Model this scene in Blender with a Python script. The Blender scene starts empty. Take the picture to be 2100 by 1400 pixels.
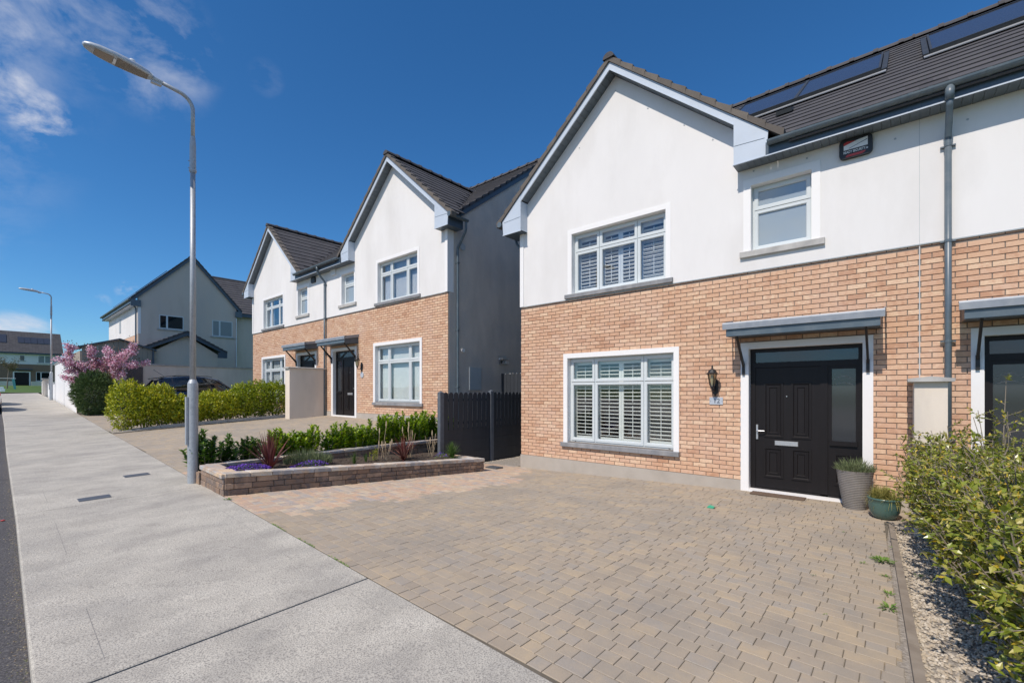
import bpy, math, random
import numpy as np
from mathutils import Matrix, Vector
random.seed(7); rng = np.random.default_rng(11)
SC = bpy.context.scene
COL = SC.collection

# ------------------------------------------------------------------ camera, sky, sun, exposure
CAMZ = 1.65
cd = bpy.data.cameras.new('camera'); cam = bpy.data.objects.new('camera', cd); COL.objects.link(cam)
cam.location = (0, 0, CAMZ)
HEAD = math.atan2(.6545, .7561)
cam.rotation_euler = (math.radians(90), 0, HEAD)
cd.sensor_width = 36; cd.lens = 930 / 2100 * 36
cd.shift_y = 103 / 2100
cd.clip_start = .05; cd.clip_end = 3000
SC.camera = cam
RX, RY = math.cos(HEAD), math.sin(HEAD); FX, FY = -RY, RX

def proj(X, Y, Z):
    zc = X * FX + Y * FY; xc = X * RX + Y * RY
    if zc < .2: return (-9e9, 0, zc)
    return (1050 + 930 * xc / zc, 803 - 930 * (Z - CAMZ) / zc, zc)

def seen(p, m=25):
    x, y, zc = proj(*p)
    return -m < x < 2100 + m and -m < y < 1400 + m

wd = bpy.data.worlds.new('World'); SC.world = wd; wd.use_nodes = True
nt = wd.node_tree; nt.nodes.clear()
def N(t, k, **kw):
    n = t.nodes.new(k)
    for a, b in kw.items(): setattr(n, a, b)
    return n
SUN_EL, SUN_ROT = 51, 180
sky = N(nt, 'ShaderNodeTexSky', sky_type='NISHITA'); sky.sun_disc = False
sky.sun_elevation = math.radians(SUN_EL); sky.sun_rotation = math.radians(SUN_ROT)
sky.altitude = 0; sky.air_density = 1.0; sky.dust_density = 0.1; sky.ozone_density = 2.8
hs = N(nt, 'ShaderNodeHueSaturation'); hs.inputs['Saturation'].default_value = 1.1; hs.inputs['Value'].default_value = 1.0
gm = N(nt, 'ShaderNodeGamma'); gm.inputs['Gamma'].default_value = 1.0
tint = N(nt, 'ShaderNodeMix', data_type='RGBA', blend_type='MULTIPLY'); tint.inputs['Factor'].default_value = 1; tint.inputs['B'].default_value = (.70, 1.01, 1.28, 1)
nt.links.new(sky.outputs[0], tint.inputs['A']); nt.links.new(tint.outputs['Result'], hs.inputs['Color'])
tc = N(nt, 'ShaderNodeTexCoord')
nrm = N(nt, 'ShaderNodeVectorMath', operation='NORMALIZE'); nt.links.new(tc.outputs['Generated'], nrm.inputs[0])
mp = N(nt, 'ShaderNodeMapping'); mp.inputs['Scale'].default_value = (3.2, 3.2, 5.0); mp.inputs['Rotation'].default_value = (.3, .5, .4)
nt.links.new(nrm.outputs[0], mp.inputs[0])
nz = N(nt, 'ShaderNodeTexNoise'); nz.inputs['Scale'].default_value = 3.2; nz.inputs['Detail'].default_value = 9; nz.inputs['Roughness'].default_value = .62
nz.inputs['Distortion'].default_value = .25
nt.links.new(mp.outputs[0], nz.inputs['Vector'])
cr = N(nt, 'ShaderNodeMapRange'); cr.inputs['From Min'].default_value = .44; cr.inputs['From Max'].default_value = .74
nt.links.new(nz.outputs[0], cr.inputs['Value'])
def raydir(px, py):
    a = (px - 1050) / 930; b = -(py - 803) / 930
    v = Vector((a * RX + FX, a * RY + FY, b)); v.normalize(); return v
acc = None
# individual clouds: where they hang in the sky, how wide, how dense
CLOUDS = [(raydir(290, 85), .9935, .9995, .55), (raydir(0, 50), .9988, .9999, .8), (raydir(120, 25), .998, .9998, .55), (raydir(225, 10), .997, .9997, .45), (raydir(82, 240), .9990, .9999, 1.6), (raydir(10, 180), .9991, .9999, 1.4),
          (raydir(40, 690), .9990, .9998, 1.7), (raydir(262, 598), .9998, .99999, 1.6), (raydir(545, 160), .9995, .9999, .15), (raydir(210, 618), .9999, .99999, 1.0),
          (Vector((.25, -.8, .35)).normalized(), .45, .9, 1.6), (Vector((-.75, -.5, .45)).normalized(), .78, .97, 1.3), (Vector((.8, .1, .35)).normalized(), .72, .96, 1.2)]  # out of view: added for window reflections, broadened to neutralise the ambient light
for c, a, b, g in CLOUDS:
    dt = N(nt, 'ShaderNodeVectorMath', operation='DOT_PRODUCT'); dt.inputs[1].default_value = c
    nt.links.new(nrm.outputs[0], dt.inputs[0])
    mr = N(nt, 'ShaderNodeMapRange', interpolation_type='SMOOTHSTEP'); mr.inputs['From Min'].default_value = a; mr.inputs['From Max'].default_value = b; mr.inputs['To Max'].default_value = g
    nt.links.new(dt.outputs['Value'], mr.inputs['Value'])
    if acc is None: acc = mr.outputs[0]
    else:
        mx = N(nt, 'ShaderNodeMath', operation='MAXIMUM'); nt.links.new(acc, mx.inputs[0]); nt.links.new(mr.outputs[0], mx.inputs[1]); acc = mx.outputs[0]
mu = N(nt, 'ShaderNodeMath', operation='MULTIPLY', use_clamp=True); nt.links.new(acc, mu.inputs[0]); nt.links.new(cr.outputs[0], mu.inputs[1])
mu2 = N(nt, 'ShaderNodeMath', operation='MULTIPLY'); mu2.inputs[1].default_value = .8; nt.links.new(mu.outputs[0], mu2.inputs[0])
mixc = N(nt, 'ShaderNodeMix', data_type='RGBA'); mixc.inputs['B'].default_value = (7.2, 7.4, 8.2, 1)
nt.links.new(mu2.outputs[0], mixc.inputs['Factor']); nt.links.new(hs.outputs[0], mixc.inputs['A'])
bg = N(nt, 'ShaderNodeBackground'); bg.inputs['Strength'].default_value = .1
nt.links.new(mixc.outputs['Result'], bg.inputs['Color'])
wo = N(nt, 'ShaderNodeOutputWorld'); nt.links.new(bg.outputs[0], wo.inputs[0])

sl = bpy.data.lights.new('sun', 'SUN'); sl.energy = 4.15; sl.angle = math.radians(.53); sl.color = (1, .90, .79)
so = bpy.data.objects.new('sun', sl); COL.objects.link(so)
sd = Vector((.012, 1, -math.tan(math.radians(SUN_EL)))).normalized()
so.rotation_euler = sd.to_track_quat('-Z', 'Y').to_euler(); so.location = (0, -30, 40)
vs = SC.view_settings; vs.view_transform = 'Standard'; vs.look = 'None'; vs.exposure = 0; vs.gamma = 1; vs.use_curve_mapping = False
SC.cycles.max_bounces = 8; SC.cycles.transparent_max_bounces = 12; SC.cycles.use_denoising = True
SC.cycles.caustics_reflective = False; SC.cycles.caustics_refractive = False

# ------------------------------------------------------------------ materials
MATS = {}
def ramp(t, cols):
    r = N(t, 'ShaderNodeValToRGB'); e = r.color_ramp.elements
    while len(e) < len(cols): e.new(.5)
    for i, c in enumerate(cols):
        e[i].position = i / max(1, len(cols) - 1); e[i].color = (*c, 1)
    return r
def pm(name, cols, rough=.8, metal=0, scale=6, detail=5, pieces=False, var=.5, dirt=None, dirt_scale=1.2, dirt_amt=.5, bump=0, bscale=60, speck=None, speck_scale=300, speck_amt=.5,
       stretch=None, transl=0, spec=.5, coat=0, wave=None, band=False):
    """a procedural surface: piece-wise or noise-driven colour, dirt, speckle and bump"""
    m = bpy.data.materials.new(name); m.use_nodes = True; t = m.node_tree; t.nodes.clear(); MATS[name] = m
    out = N(t, 'ShaderNodeOutputMaterial'); b = N(t, 'ShaderNodeBsdfPrincipled'); t.links.new(b.outputs[0], out.inputs[0])
    geo = N(t, 'ShaderNodeNewGeometry')
    vec = geo.outputs['Position']
    if stretch:
        mpn = N(t, 'ShaderNodeMapping'); mpn.inputs['Scale'].default_value = stretch; t.links.new(vec, mpn.inputs[0]); svec = mpn.outputs[0]
    else: svec = vec
    n1 = N(t, 'ShaderNodeTexNoise'); n1.inputs['Scale'].default_value = scale; n1.inputs['Detail'].default_value = detail; n1.inputs['Roughness'].default_value = .6
    t.links.new(svec, n1.inputs['Vector'])
    r = ramp(t, cols)
    if pieces:
        oi = N(t, 'ShaderNodeObjectInfo'); ad = N(t, 'ShaderNodeMath', operation='ADD'); t.links.new(oi.outputs['Random'], ad.inputs[0]); t.links.new(geo.outputs['Random Per Island'], ad.inputs[1])
        fr = N(t, 'ShaderNodeMath', operation='FRACT'); t.links.new(ad.outputs[0], fr.inputs[0])
        ns = N(t, 'ShaderNodeMapRange'); ns.inputs['From Min'].default_value = .3; ns.inputs['From Max'].default_value = .7
        ns.inputs['To Min'].default_value = -.5 * var; ns.inputs['To Max'].default_value = .5 * var; t.links.new(n1.outputs[0], ns.inputs['Value'])
        a2 = N(t, 'ShaderNodeMath', operation='ADD', use_clamp=True); t.links.new(fr.outputs[0], a2.inputs[0]); t.links.new(ns.outputs[0], a2.inputs[1])
        t.links.new(a2.outputs[0], r.inputs[0])
    else:
        ns = N(t, 'ShaderNodeMapRange'); ns.inputs['From Min'].default_value = .3; ns.inputs['From Max'].default_value = .7; t.links.new(n1.outputs[0], ns.inputs['Value'])
        t.links.new(ns.outputs[0], r.inputs[0])
    col = r.outputs[0]
    def mixin(col, fac, c):
        mx = N(t, 'ShaderNodeMix', data_type='RGBA'); t.links.new(fac, mx.inputs['Factor']); t.links.new(col, mx.inputs['A']); mx.inputs['B'].default_value = (*c, 1); return mx.outputs['Result']
    if dirt:
        n2 = N(t, 'ShaderNodeTexNoise'); n2.inputs['Scale'].default_value = dirt_scale; n2.inputs['Detail'].default_value = 7; n2.inputs['Roughness'].default_value = .65
        t.links.new(svec if band else vec, n2.inputs['Vector'])
        q = N(t, 'ShaderNodeMapRange'); q.inputs['From Min'].default_value = .46; q.inputs['From Max'].default_value = .7; q.inputs['To Max'].default_value = dirt_amt; t.links.new(n2.outputs[0], q.inputs['Value'])
        col = mixin(col, q.outputs[0], dirt)
    if speck:
        n3 = N(t, 'ShaderNodeTexNoise'); n3.inputs['Scale'].default_value = speck_scale; n3.inputs['Detail'].default_value = 5; t.links.new(vec, n3.inputs['Vector'])
        q = N(t, 'ShaderNodeMapRange'); q.inputs['From Min'].default_value = .43; q.inputs['From Max'].default_value = .68; q.inputs['To Max'].default_value = speck_amt; t.links.new(n3.outputs[0], q.inputs['Value'])
        col = mixin(col, q.outputs[0], speck)
    t.links.new(col, b.inputs['Base Color'])
    b.inputs['Roughness'].default_value = rough; b.inputs['Metallic'].default_value = metal
    b.inputs['Specular IOR Level'].default_value = spec
    if coat: b.inputs['Coat Weight'].default_value = coat; b.inputs['Coat Roughness'].default_value = .05
    if bump or wave:
        bn = N(t, 'ShaderNodeBump'); bn.inputs['Distance'].default_value = abs(bump) if bump else .003
        n4 = N(t, 'ShaderNodeTexNoise'); n4.inputs['Scale'].default_value = bscale; n4.inputs['Detail'].default_value = 4; t.links.new(vec, n4.inputs['Vector'])
        bn.inputs['Strength'].default_value = .8
        t.links.new(n4.outputs[0], bn.inputs['Height']); t.links.new(bn.outputs[0], b.inputs['Normal'])
    if transl:
        tr = N(t, 'ShaderNodeBsdfTranslucent'); t.links.new(col, tr.inputs[0]); ms = N(t, 'ShaderNodeMixShader'); ms.inputs[0].default_value = transl
        t.links.new(b.outputs[0], ms.inputs[1]); t.links.new(tr.outputs[0], ms.inputs[2]); t.links.new(ms.outputs[0], out.inputs[0])
    return m
def glassm(name, tint=(.95, .97, .97), ior=1.5, rough=.0, opaque=0, body=(.2, .25, .28), boost=1.0):
    m = bpy.data.materials.new(name); m.use_nodes = True; t = m.node_tree; t.nodes.clear(); MATS[name] = m
    out = N(t, 'ShaderNodeOutputMaterial'); lw = N(t, 'ShaderNodeLayerWeight'); lw.inputs['Blend'].default_value = .5; pw = N(t, 'ShaderNodeMath', operation='POWER'); pw.inputs[1].default_value = 5; t.links.new(lw.outputs['Facing'], pw.inputs[0])
    fr = N(t, 'ShaderNodeMath', operation='MULTIPLY_ADD'); fr.inputs[1].default_value = .94; fr.inputs[2].default_value = .055; t.links.new(pw.outputs[0], fr.inputs[0])
    gl = N(t, 'ShaderNodeBsdfGlossy'); gl.inputs['Roughness'].default_value = rough; gl.inputs[0].default_value = (.9, .95, 1, 1)
    tr = N(t, 'ShaderNodeBsdfTransparent'); tr.inputs[0].default_value = (*tint, 1)
    under = tr.outputs[0]
    if opaque:
        df = N(t, 'ShaderNodeBsdfDiffuse'); df.inputs[0].default_value = (*body, 1)
        m0 = N(t, 'ShaderNodeMixShader'); m0.inputs[0].default_value = opaque; t.links.new(tr.outputs[0], m0.inputs[1]); t.links.new(df.outputs[0], m0.inputs[2]); under = m0.outputs[0]
    ml = N(t, 'ShaderNodeMath', operation='MULTIPLY', use_clamp=True); ml.inputs[1].default_value = boost; t.links.new(fr.outputs[0], ml.inputs[0])
    ms = N(t, 'ShaderNodeMixShader'); t.links.new(ml.outputs[0], ms.inputs[0]); t.links.new(under, ms.inputs[1]); t.links.new(gl.outputs[0], ms.inputs[2]); t.links.new(ms.outputs[0], out.inputs[0])
    return m

BRICK = pm('brick_clay', [(.50, .28, .175), (.62, .385, .25), (.66, .42, .275), (.57, .335, .215), (.68, .45, .30), (.64, .405, .27), (.75, .54, .37), (.60, .365, .24), (.66, .44, .31)], rough=.9, pieces=True, var=.25, scale=14, bump=.0025, bscale=120,
           dirt=(.70, .53, .44), dirt_scale=1.1, dirt_amt=.35)
MORTAR = pm('mortar', [(0.186, 0.162, 0.144), (0.236, 0.21, 0.186)], rough=.95, bump=.003, bscale=150)
RENDER = pm('white_render', [(.76, .75, .74), (.80, .79, .78)], rough=.9, scale=1.5, dirt=(.66, .645, .625), dirt_scale=.8, dirt_amt=.65, bump=.0012, bscale=180, stretch=(1, 1, .35), band=True)
TRIM = pm('white_trim_paint', [(.83, .825, .82), (.86, .855, .85)], rough=.6, scale=3, dirt=(.74, .73, .71), dirt_scale=3, dirt_amt=.25)
DASH = pm('pebble_dash', [(0.497, 0.421, 0.352), (0.637, 0.544, 0.458)], rough=.95, scale=3, dirt=(.33, .33, .33), dirt_scale=.9, dirt_amt=.6, speck=(.75, .74, .72), speck_scale=90, speck_amt=.7, bump=.012, bscale=85, stretch=(1, 1, .3))
DASHR = pm('grey_render', [(0.582, 0.49, 0.418), (0.717, 0.612, 0.527)], rough=.95, scale=1.4, dirt=(.34, .33, .32), dirt_scale=.7, dirt_amt=.55, bump=.004, bscale=70, stretch=(1, 1, .25), band=True)
GWALL = pm('garden_wall_render', [(0.713, 0.632, 0.532), (0.799, 0.714, 0.617)], rough=.9, scale=1.3, dirt=(.5, .46, .41), dirt_scale=1.4, dirt_amt=.5, bump=.002, bscale=90, stretch=(1, 1, .3), band=True)
PLINTH = pm('plinth_render', [(.42, .38, .33), (.47, .43, .38)], rough=.9, scale=2, dirt=(.34, .31, .27), dirt_scale=2.5, dirt_amt=.5, bump=.002, bscale=120)
TILE = pm('roof_tile_concrete', [(0.0495, 0.0478, 0.053), (0.0675, 0.0653, 0.072), (0.0612, 0.0607, 0.068), (0.0765, 0.0736, 0.08)], rough=.85, pieces=True, var=.3, scale=12, dirt=(.095, .092, .09), dirt_scale=2.2, dirt_amt=.35, speck=(.25, .245, .23), speck_scale=38, speck_amt=.05, bump=.003, bscale=110)
VERGE = pm('verge_tile_concrete', [(.115, .10, .088), (.16, .14, .12)], rough=.9, pieces=True, scale=9, dirt=(.09, .085, .08), dirt_scale=4, dirt_amt=.5, bump=.003, bscale=70)
BARGE = pm('bargeboard_upvc', [(.50, .57, .66), (.56, .63, .72)], rough=.42, scale=2, dirt=(.42, .48, .54), dirt_scale=4, dirt_amt=.35)
GUTTER = pm('gutter_upvc', [(.085, .12, .15), (.11, .145, .175)], rough=.38, scale=3, dirt=(.2, .22, .23), dirt_scale=6, dirt_amt=.3)
FASCIA = pm('fascia_upvc', [(.055, .085, .12), (.07, .10, .135)], rough=.4, scale=3)
SOFFIT = pm('soffit_boards', [(.10, .125, .15), (.125, .15, .175)], rough=.5, scale=3, pieces=True)
FRAME = pm('window_frame_upvc', [(.60, .65, .67), (.64, .69, .70)], rough=.35, scale=2)
SILL = pm('grey_stone_sill', [(.19, .20, .215), (.27, .275, .29)], rough=.85, scale=7, dirt=(.42, .41, .40), dirt_scale=5, dirt_amt=.5, bump=.001, bscale=150, stretch=(1, 1, .2), band=True)
SILLP = pm('pale_concrete_sill', [(.42, .41, .39), (.52, .51, .49)], rough=.9, scale=5, dirt=(.27, .27, .27), dirt_scale=4, dirt_amt=.5, bump=.001, bscale=150)
GLASS = glassm('window_glass', ior=1.5, boost=1.25)
GLASSUP = glassm('upper_window_glass', ior=1.5, boost=1.3, tint=(.92, .94, .96))
FROST = glassm('frosted_glass', opaque=.75, body=(.045, .05, .056), rough=.08, boost=1.2)
FROSTP = glassm('frosted_bathroom_glass', opaque=.8, body=(.36, .43, .48), rough=.03, boost=1.6)
SHUT = pm('shutter_paint', [(0.856, 0.856, 0.813), (0.888, 0.888, 0.845)], rough=.5)
BLIND = pm('blind_white', [(0.835, 0.866, 0.866), (0.905, 0.935, 0.935)], rough=.6)
BLACK = pm('black_door_paint', [(.010, .0085, .009), (.013, .011, .012)], spec=.28, rough=.45, scale=20, bump=.0006, bscale=200, stretch=(1, 1, .1))
BLACKM = pm('black_metal', [(.012, .012, .014), (.02, .02, .022)], rough=.45)
CHROME = pm('satin_chrome', [(.6, .62, .65), (.68, .7, .72)], rough=.3, metal=.75)
LEAD = pm('lead_flashing', [(.24, .27, .31), (.32, .35, .39)], rough=.5, scale=6, dirt=(.42, .44, .45), dirt_scale=5, dirt_amt=.5, metal=.2)
FELT = pm('canopy_felt', [(.22, .24, .24), (.28, .30, .30)], rough=.85, scale=9)
TIMBER = pm('bare_timber', [(.24, .16, .11), (.34, .25, .19)], rough=.85, scale=9, stretch=(.2, 1, 3))
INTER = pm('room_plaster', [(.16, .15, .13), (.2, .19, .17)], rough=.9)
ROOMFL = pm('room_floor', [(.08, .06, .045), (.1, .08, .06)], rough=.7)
SOLAR = glassm('solar_glass', opaque=1, body=(.045, .052, .07), rough=.12, boost=.8)
SOLARF = pm('solar_frame', [(.03, .035, .04), (.045, .05, .055)], rough=.5)
FLASH = pm('pale_flashing', [(.5, .52, .54), (.6, .62, .64)], rough=.35, metal=.5)
CONC = pm('pavement_concrete', [(0.433, 0.408, 0.356), (0.521, 0.491, 0.426), (0.586, 0.555, 0.483)], rough=.93, scale=2.6, detail=9, dirt=(.25, .24, .225), dirt_scale=1.1, dirt_amt=.55, speck=(.17, .16, .15), speck_scale=105, speck_amt=.85,
          bump=.003, bscale=110, stretch=(1.25, .85, 1), band=True)
CONCK = pm('kerb_concrete', [(0.41, 0.394, 0.358), (0.49, 0.473, 0.428)], rough=.93, scale=2.2, dirt=(.34, .33, .32), dirt_scale=1.2, dirt_amt=.6, speck=(.26, .255, .25), speck_scale=80, speck_amt=.5, bump=.0015, bscale=140)
JOINT = pm('joint_filler', [(.05, .052, .055), (.08, .08, .08)], rough=.9)
ASPH = pm('asphalt', [(.045, .043, .046), (.065, .062, .065)], rough=.92, scale=2.5, dirt=(.085, .08, .078), dirt_scale=.7, dirt_amt=.5, speck=(.23, .22, .22), speck_scale=70, speck_amt=.45, bump=.006, bscale=95)
PAVER = pm('paver_tan', [(0.33, 0.271, 0.203), (0.37, 0.305, 0.226), (0.344, 0.295, 0.235), (0.389, 0.315, 0.23), (0.334, 0.295, 0.248), (0.429, 0.34, 0.23), (0.359, 0.3, 0.226)], rough=.92, pieces=True, var=.22, scale=5, dirt=(.25, .225, .195), dirt_scale=1.1,
           dirt_amt=.8, speck=(.42, .39, .35), speck_scale=230, speck_amt=.28, bump=.0015, bscale=220)
PAVERN = pm('paver_multicolour', [(0.44, 0.333, 0.237), (0.55, 0.364, 0.237), (0.363, 0.333, 0.314), (0.506, 0.395, 0.266), (0.462, 0.312, 0.228), (0.572, 0.458, 0.323), (0.33, 0.291, 0.266), (0.528, 0.374, 0.266)], rough=.9, pieces=True, var=.25, scale=6,
            dirt=(.40, .35, .31), dirt_scale=1.2, dirt_amt=.4, speck=(.6, .56, .5), speck_scale=200, speck_amt=.2, bump=.0015, bscale=200)
SAND = pm('joint_sand', [(0.114, 0.0979, 0.0752), (0.166, 0.145, 0.111)], rough=.95, bump=.003, bscale=200)
BLOCK = pm('wall_block', [(0.272, 0.18, 0.126), (0.192, 0.15, 0.126), (0.384, 0.255, 0.168), (0.16, 0.135, 0.126), (0.32, 0.225, 0.168), (0.448, 0.315, 0.224)], rough=.92, pieces=True, var=.5, scale=9, dirt=(.09, .08, .07), dirt_scale=6, dirt_amt=.5, bump=.004, bscale=60)
COPE = pm('coping_block', [(.62, .46, .31), (.38, .40, .43), (.50, .37, .27), (.56, .55, .52), (.66, .54, .40), (.34, .33, .33)], rough=.9, pieces=True, var=.4, scale=8, dirt=(.16, .155, .15), dirt_scale=5, dirt_amt=.45, bump=.003, bscale=60)
SOIL = pm('garden_soil', [(.035, .025, .018), (.075, .055, .04)], rough=.97, scale=14, bump=.02, bscale=22, speck=(.16, .12, .09), speck_scale=60, speck_amt=.4)
GALV = pm('galvanised_steel', [(.34, .37, .40), (.44, .47, .50), (.38, .41, .44)], rough=.5, metal=.35, scale=26, detail=3, dirt=(.28, .30, .32), dirt_scale=9, dirt_amt=.4)
ALU = pm('lantern_aluminium', [(.42, .47, .53), (.5, .55, .6)], rough=.45, metal=.2)
LGREY = pm('lantern_underside', [(.20, .19, .175), (.25, .235, .215)], rough=.6)
LED = pm('led_panel', [(.22, .18, .14), (.3, .25, .2)], rough=.3, scale=60)
FPAINT = pm('fence_paint', [(.028, .033, .042), (.04, .046, .056)], rough=.6, scale=9, stretch=(1, 1, .12), bump=.001, bscale=120)
FPOST = pm('fence_post_paint', [(0.096, 0.109, 0.128), (0.136, 0.152, 0.176)], rough=.6, scale=12)
WOODS = pm('shed_cladding', [(.30, .255, .21), (.36, .31, .26)], rough=.85, scale=5, pieces=True, stretch=(1, 1, .1))
LAUREL = pm('laurel_leaf', [(0.104, 0.194, 0.0144), (0.165, 0.3, 0.0168), (0.249, 0.404, 0.0192), (0.374, 0.511, 0.024), (0.455, 0.563, 0.036)], rough=.32, pieces=True, var=.2, scale=3, transl=.35, spec=.55)
LAURELD = pm('laurel_leaf_dark', [(0.0507, 0.121, 0.019), (0.0888, 0.187, 0.0222), (0.139, 0.242, 0.0253)], rough=.32, pieces=True, var=.2, scale=3, transl=.3, spec=.55)
GOLD = pm('golden_hedge_leaf', [(0.156, 0.212, 0.012), (0.264, 0.33, 0.0144), (0.384, 0.425, 0.0168), (0.48, 0.496, 0.0216), (0.552, 0.484, 0.024)], rough=.34, pieces=True, var=.3, scale=2.2, transl=.25, spec=.5)
GREENH = pm('green_hedge_leaf', [(0.125, 0.193, 0.011), (0.218, 0.297, 0.0132), (0.328, 0.399, 0.0154), (0.468, 0.476, 0.022)], rough=.34, pieces=True, var=.3, scale=2.2, transl=.25, spec=.5)
EUON = pm('shrub_leaf', [(0.106, 0.139, 0.0185), (0.177, 0.218, 0.0238), (0.248, 0.291, 0.037), (0.336, 0.349, 0.0594), (0.46, 0.408, 0.106), (0.212, 0.262, 0.0264), (0.23, 0.291, 0.0396)], rough=.3, pieces=True, var=.12, scale=3, transl=.22, spec=.55)
YELL = pm('yellow_leaf', [(.50, .36, .02), (.60, .45, .05), (.42, .30, .02)], rough=.4, pieces=True, transl=.2)
CONIF = pm('conifer_spray', [(0.0405, 0.078, 0.0234), (0.0743, 0.13, 0.0364), (0.121, 0.182, 0.052)], rough=.6, pieces=True, var=.3, transl=.1)
BARK = pm('bark', [(.13, .10, .08), (.24, .20, .17)], rough=.9, scale=30, stretch=(1, 1, .3))
TWIG = pm('twig', [(.20, .16, .12), (.30, .26, .21)], rough=.9, scale=30)
PINK = pm('blossom_pink', [(0.507, 0.198, 0.31), (0.749, 0.396, 0.522), (0.942, 0.634, 0.745), (0.95, 0.871, 0.919)], rough=.6, pieces=True, transl=.25)
BRONZE = pm('bronze_leaf', [(.12, .045, .025), (.18, .08, .035), (.14, .10, .03)], rough=.5, pieces=True, transl=.25)
CORDY = pm('cordyline_blade', [(.10, .022, .022), (.16, .04, .035), (.22, .07, .055), (.30, .16, .13)], rough=.4, pieces=True, transl=.12, spec=.5)
LAVEN = pm('lavender_foliage', [(.10, .14, .06), (.15, .19, .085), (.20, .23, .12)], rough=.7, pieces=True, transl=.12)
PURP = pm('purple_flower', [(.10, .03, .36), (.17, .06, .50), (.26, .11, .60)], rough=.6, pieces=True, transl=.2)
GRASSB = pm('grass_blade', [(.05, .11, .02), (.09, .17, .03), (.13, .21, .05)], rough=.5, pieces=True, transl=.2)
STRAW = pm('dry_straw', [(.42, .32, .20), (.55, .44, .30)], rough=.8, pieces=True)
SEDGE = pm('yellow_sedge', [(.28, .26, .07), (.36, .33, .10), (.2, .22, .05)], rough=.6, pieces=True, transl=.2)
LAWN = pm('lawn', [(.05, .10, .012), (.08, .15, .02), (.065, .12, .018)], rough=.9, scale=1.5, dirt=(.04, .08, .01), dirt_scale=.4, dirt_amt=.6, bump=.03, bscale=25)
GRAVELM = pm('gravel_stone', [(0.385, 0.332, 0.261), (0.551, 0.489, 0.396), (0.459, 0.384, 0.293), (0.643, 0.585, 0.491), (0.33, 0.288, 0.238)], rough=.85, pieces=True, var=.3, scale=30)
GBASE = pm('gravel_bed', [(.20, .175, .15), (.42, .385, .34)], rough=.95, scale=40, bump=.02, bscale=50)
GREYPOT = pm('grey_ribbed_pot', [(.20, .185, .17), (.26, .24, .225)], rough=.7, scale=6)
GRNPOT = pm('green_glazed_pot', [(.055, .115, .10), (.08, .15, .13)], rough=.25, scale=5, spec=.6)
MATM = pm('doormat_fibre', [(.12, .08, .055), (.18, .125, .09)], rough=.95, scale=40, bump=.004, bscale=200)
NAVY = pm('car_paint_navy', [(.006, .008, .018), (.008, .011, .022)], rough=.25, coat=1, spec=.5)
SILV = pm('car_paint_silver', [(.42, .44, .46), (.46, .48, .5)], rough=.3, metal=.4, coat=1)
CARG = glassm('car_glass', opaque=.55, body=(.01, .012, .014), tint=(.3, .35, .35), boost=1.4)
TYRE = pm('tyre_rubber', [(.012, .012, .012), (.02, .02, .02)], rough=.8)
RIM = pm('alloy', [(.35, .36, .37), (.45, .46, .47)], rough=.35, metal=.6)
REDL = pm('tail_lamp_red', [(.45, .02, .03), (.5, .03, .04)], rough=.2)
MIRR = pm('mirror_cap', [(.35, .5, .55), (.45, .6, .65)], rough=.25)
TEAL = pm('teal_plastic', [(.15, .42, .42), (.2, .5, .48)], rough=.5)
COVER = pm('cover_plate_steel', [(.09, .10, .115), (.13, .14, .155)], rough=.55, metal=.2, scale=20)
WHITEP = pm('white_plastic', [(.72, .73, .73), (.78, .78, .78)], rough=.4)
GREYP = pm('grey_plastic', [(.36, .40, .42), (.42, .46, .48)], rough=.5)
REDP = pm('alarm_red', [(.42, .03, .03), (.5, .05, .04)], rough=.35)
PLATE = pm('plate_steel', [(.48, .52, .58), (.56, .6, .66)], rough=.35, metal=.2)
INK = pm('ink_dark', [(.10, .12, .15), (.14, .16, .19)], rough=.5)
AMBER = glassm('lantern_glass', opaque=.2, body=(.25, .24, .18), tint=(.8, .78, .65), boost=1.3)
BULB = pm('bulb_glass', [(.7, .66, .5), (.75, .7, .55)], rough=.3)
BKFAR = pm('far_brick', [(.22, .145, .10), (.28, .19, .135)], rough=.9, scale=8)
LATT = pm('lattice_grey', [(.16, .145, .14), (.21, .19, .18)], rough=.8, scale=20)
MINT = pm('mint_plastic', [(.05, .40, .24), (.07, .45, .28)], rough=.4)
WEED = pm('weed_leaf', [(.10, .20, .03), (.16, .28, .05), (.2, .3, .06)], rough=.5, pieces=True, transl=.2)
MOSS = pm('gutter_grit', [(.16, .12, .08), (.30, .26, .2), (.10, .12, .05)], rough=.95, pieces=True)

# ------------------------------------------------------------------ mesh helpers
def tag(o, label=None, cat=None, group=None, kind=None):
    if label: o['label'] = label
    if cat: o['category'] = cat
    if group: o['group'] = group
    if kind: o['kind'] = kind
    return o
ORG = {}
def root_of(p):
    while p.parent: p = p.parent
    return p
def link(name, me, parent=None, mat=None, kind=None):
    o = bpy.data.objects.new(name, me); COL.objects.link(o)
    if parent is not None: o.parent = parent
    if kind: o['kind'] = kind
    return o
def empty(name, loc, label, cat, group=None):
    o = bpy.data.objects.new(name, None); COL.objects.link(o); o.location = loc; o.empty_display_size = .2
    ORG[o.name] = Vector(loc); tag(o, label, cat, group); return o
def rawmesh(name, V, Fs, mats, mi=None, smooth=False):
    me = bpy.data.meshes.new(name); me.from_pydata(V, [], Fs)
    for m in (mats if isinstance(mats, (list, tuple)) else [mats]): me.materials.append(m)
    if mi is not None: me.polygons.foreach_set('material_index', mi)
    if smooth: me.polygons.foreach_set('use_smooth', [True] * len(me.polygons))
    me.update(); return me

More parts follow.
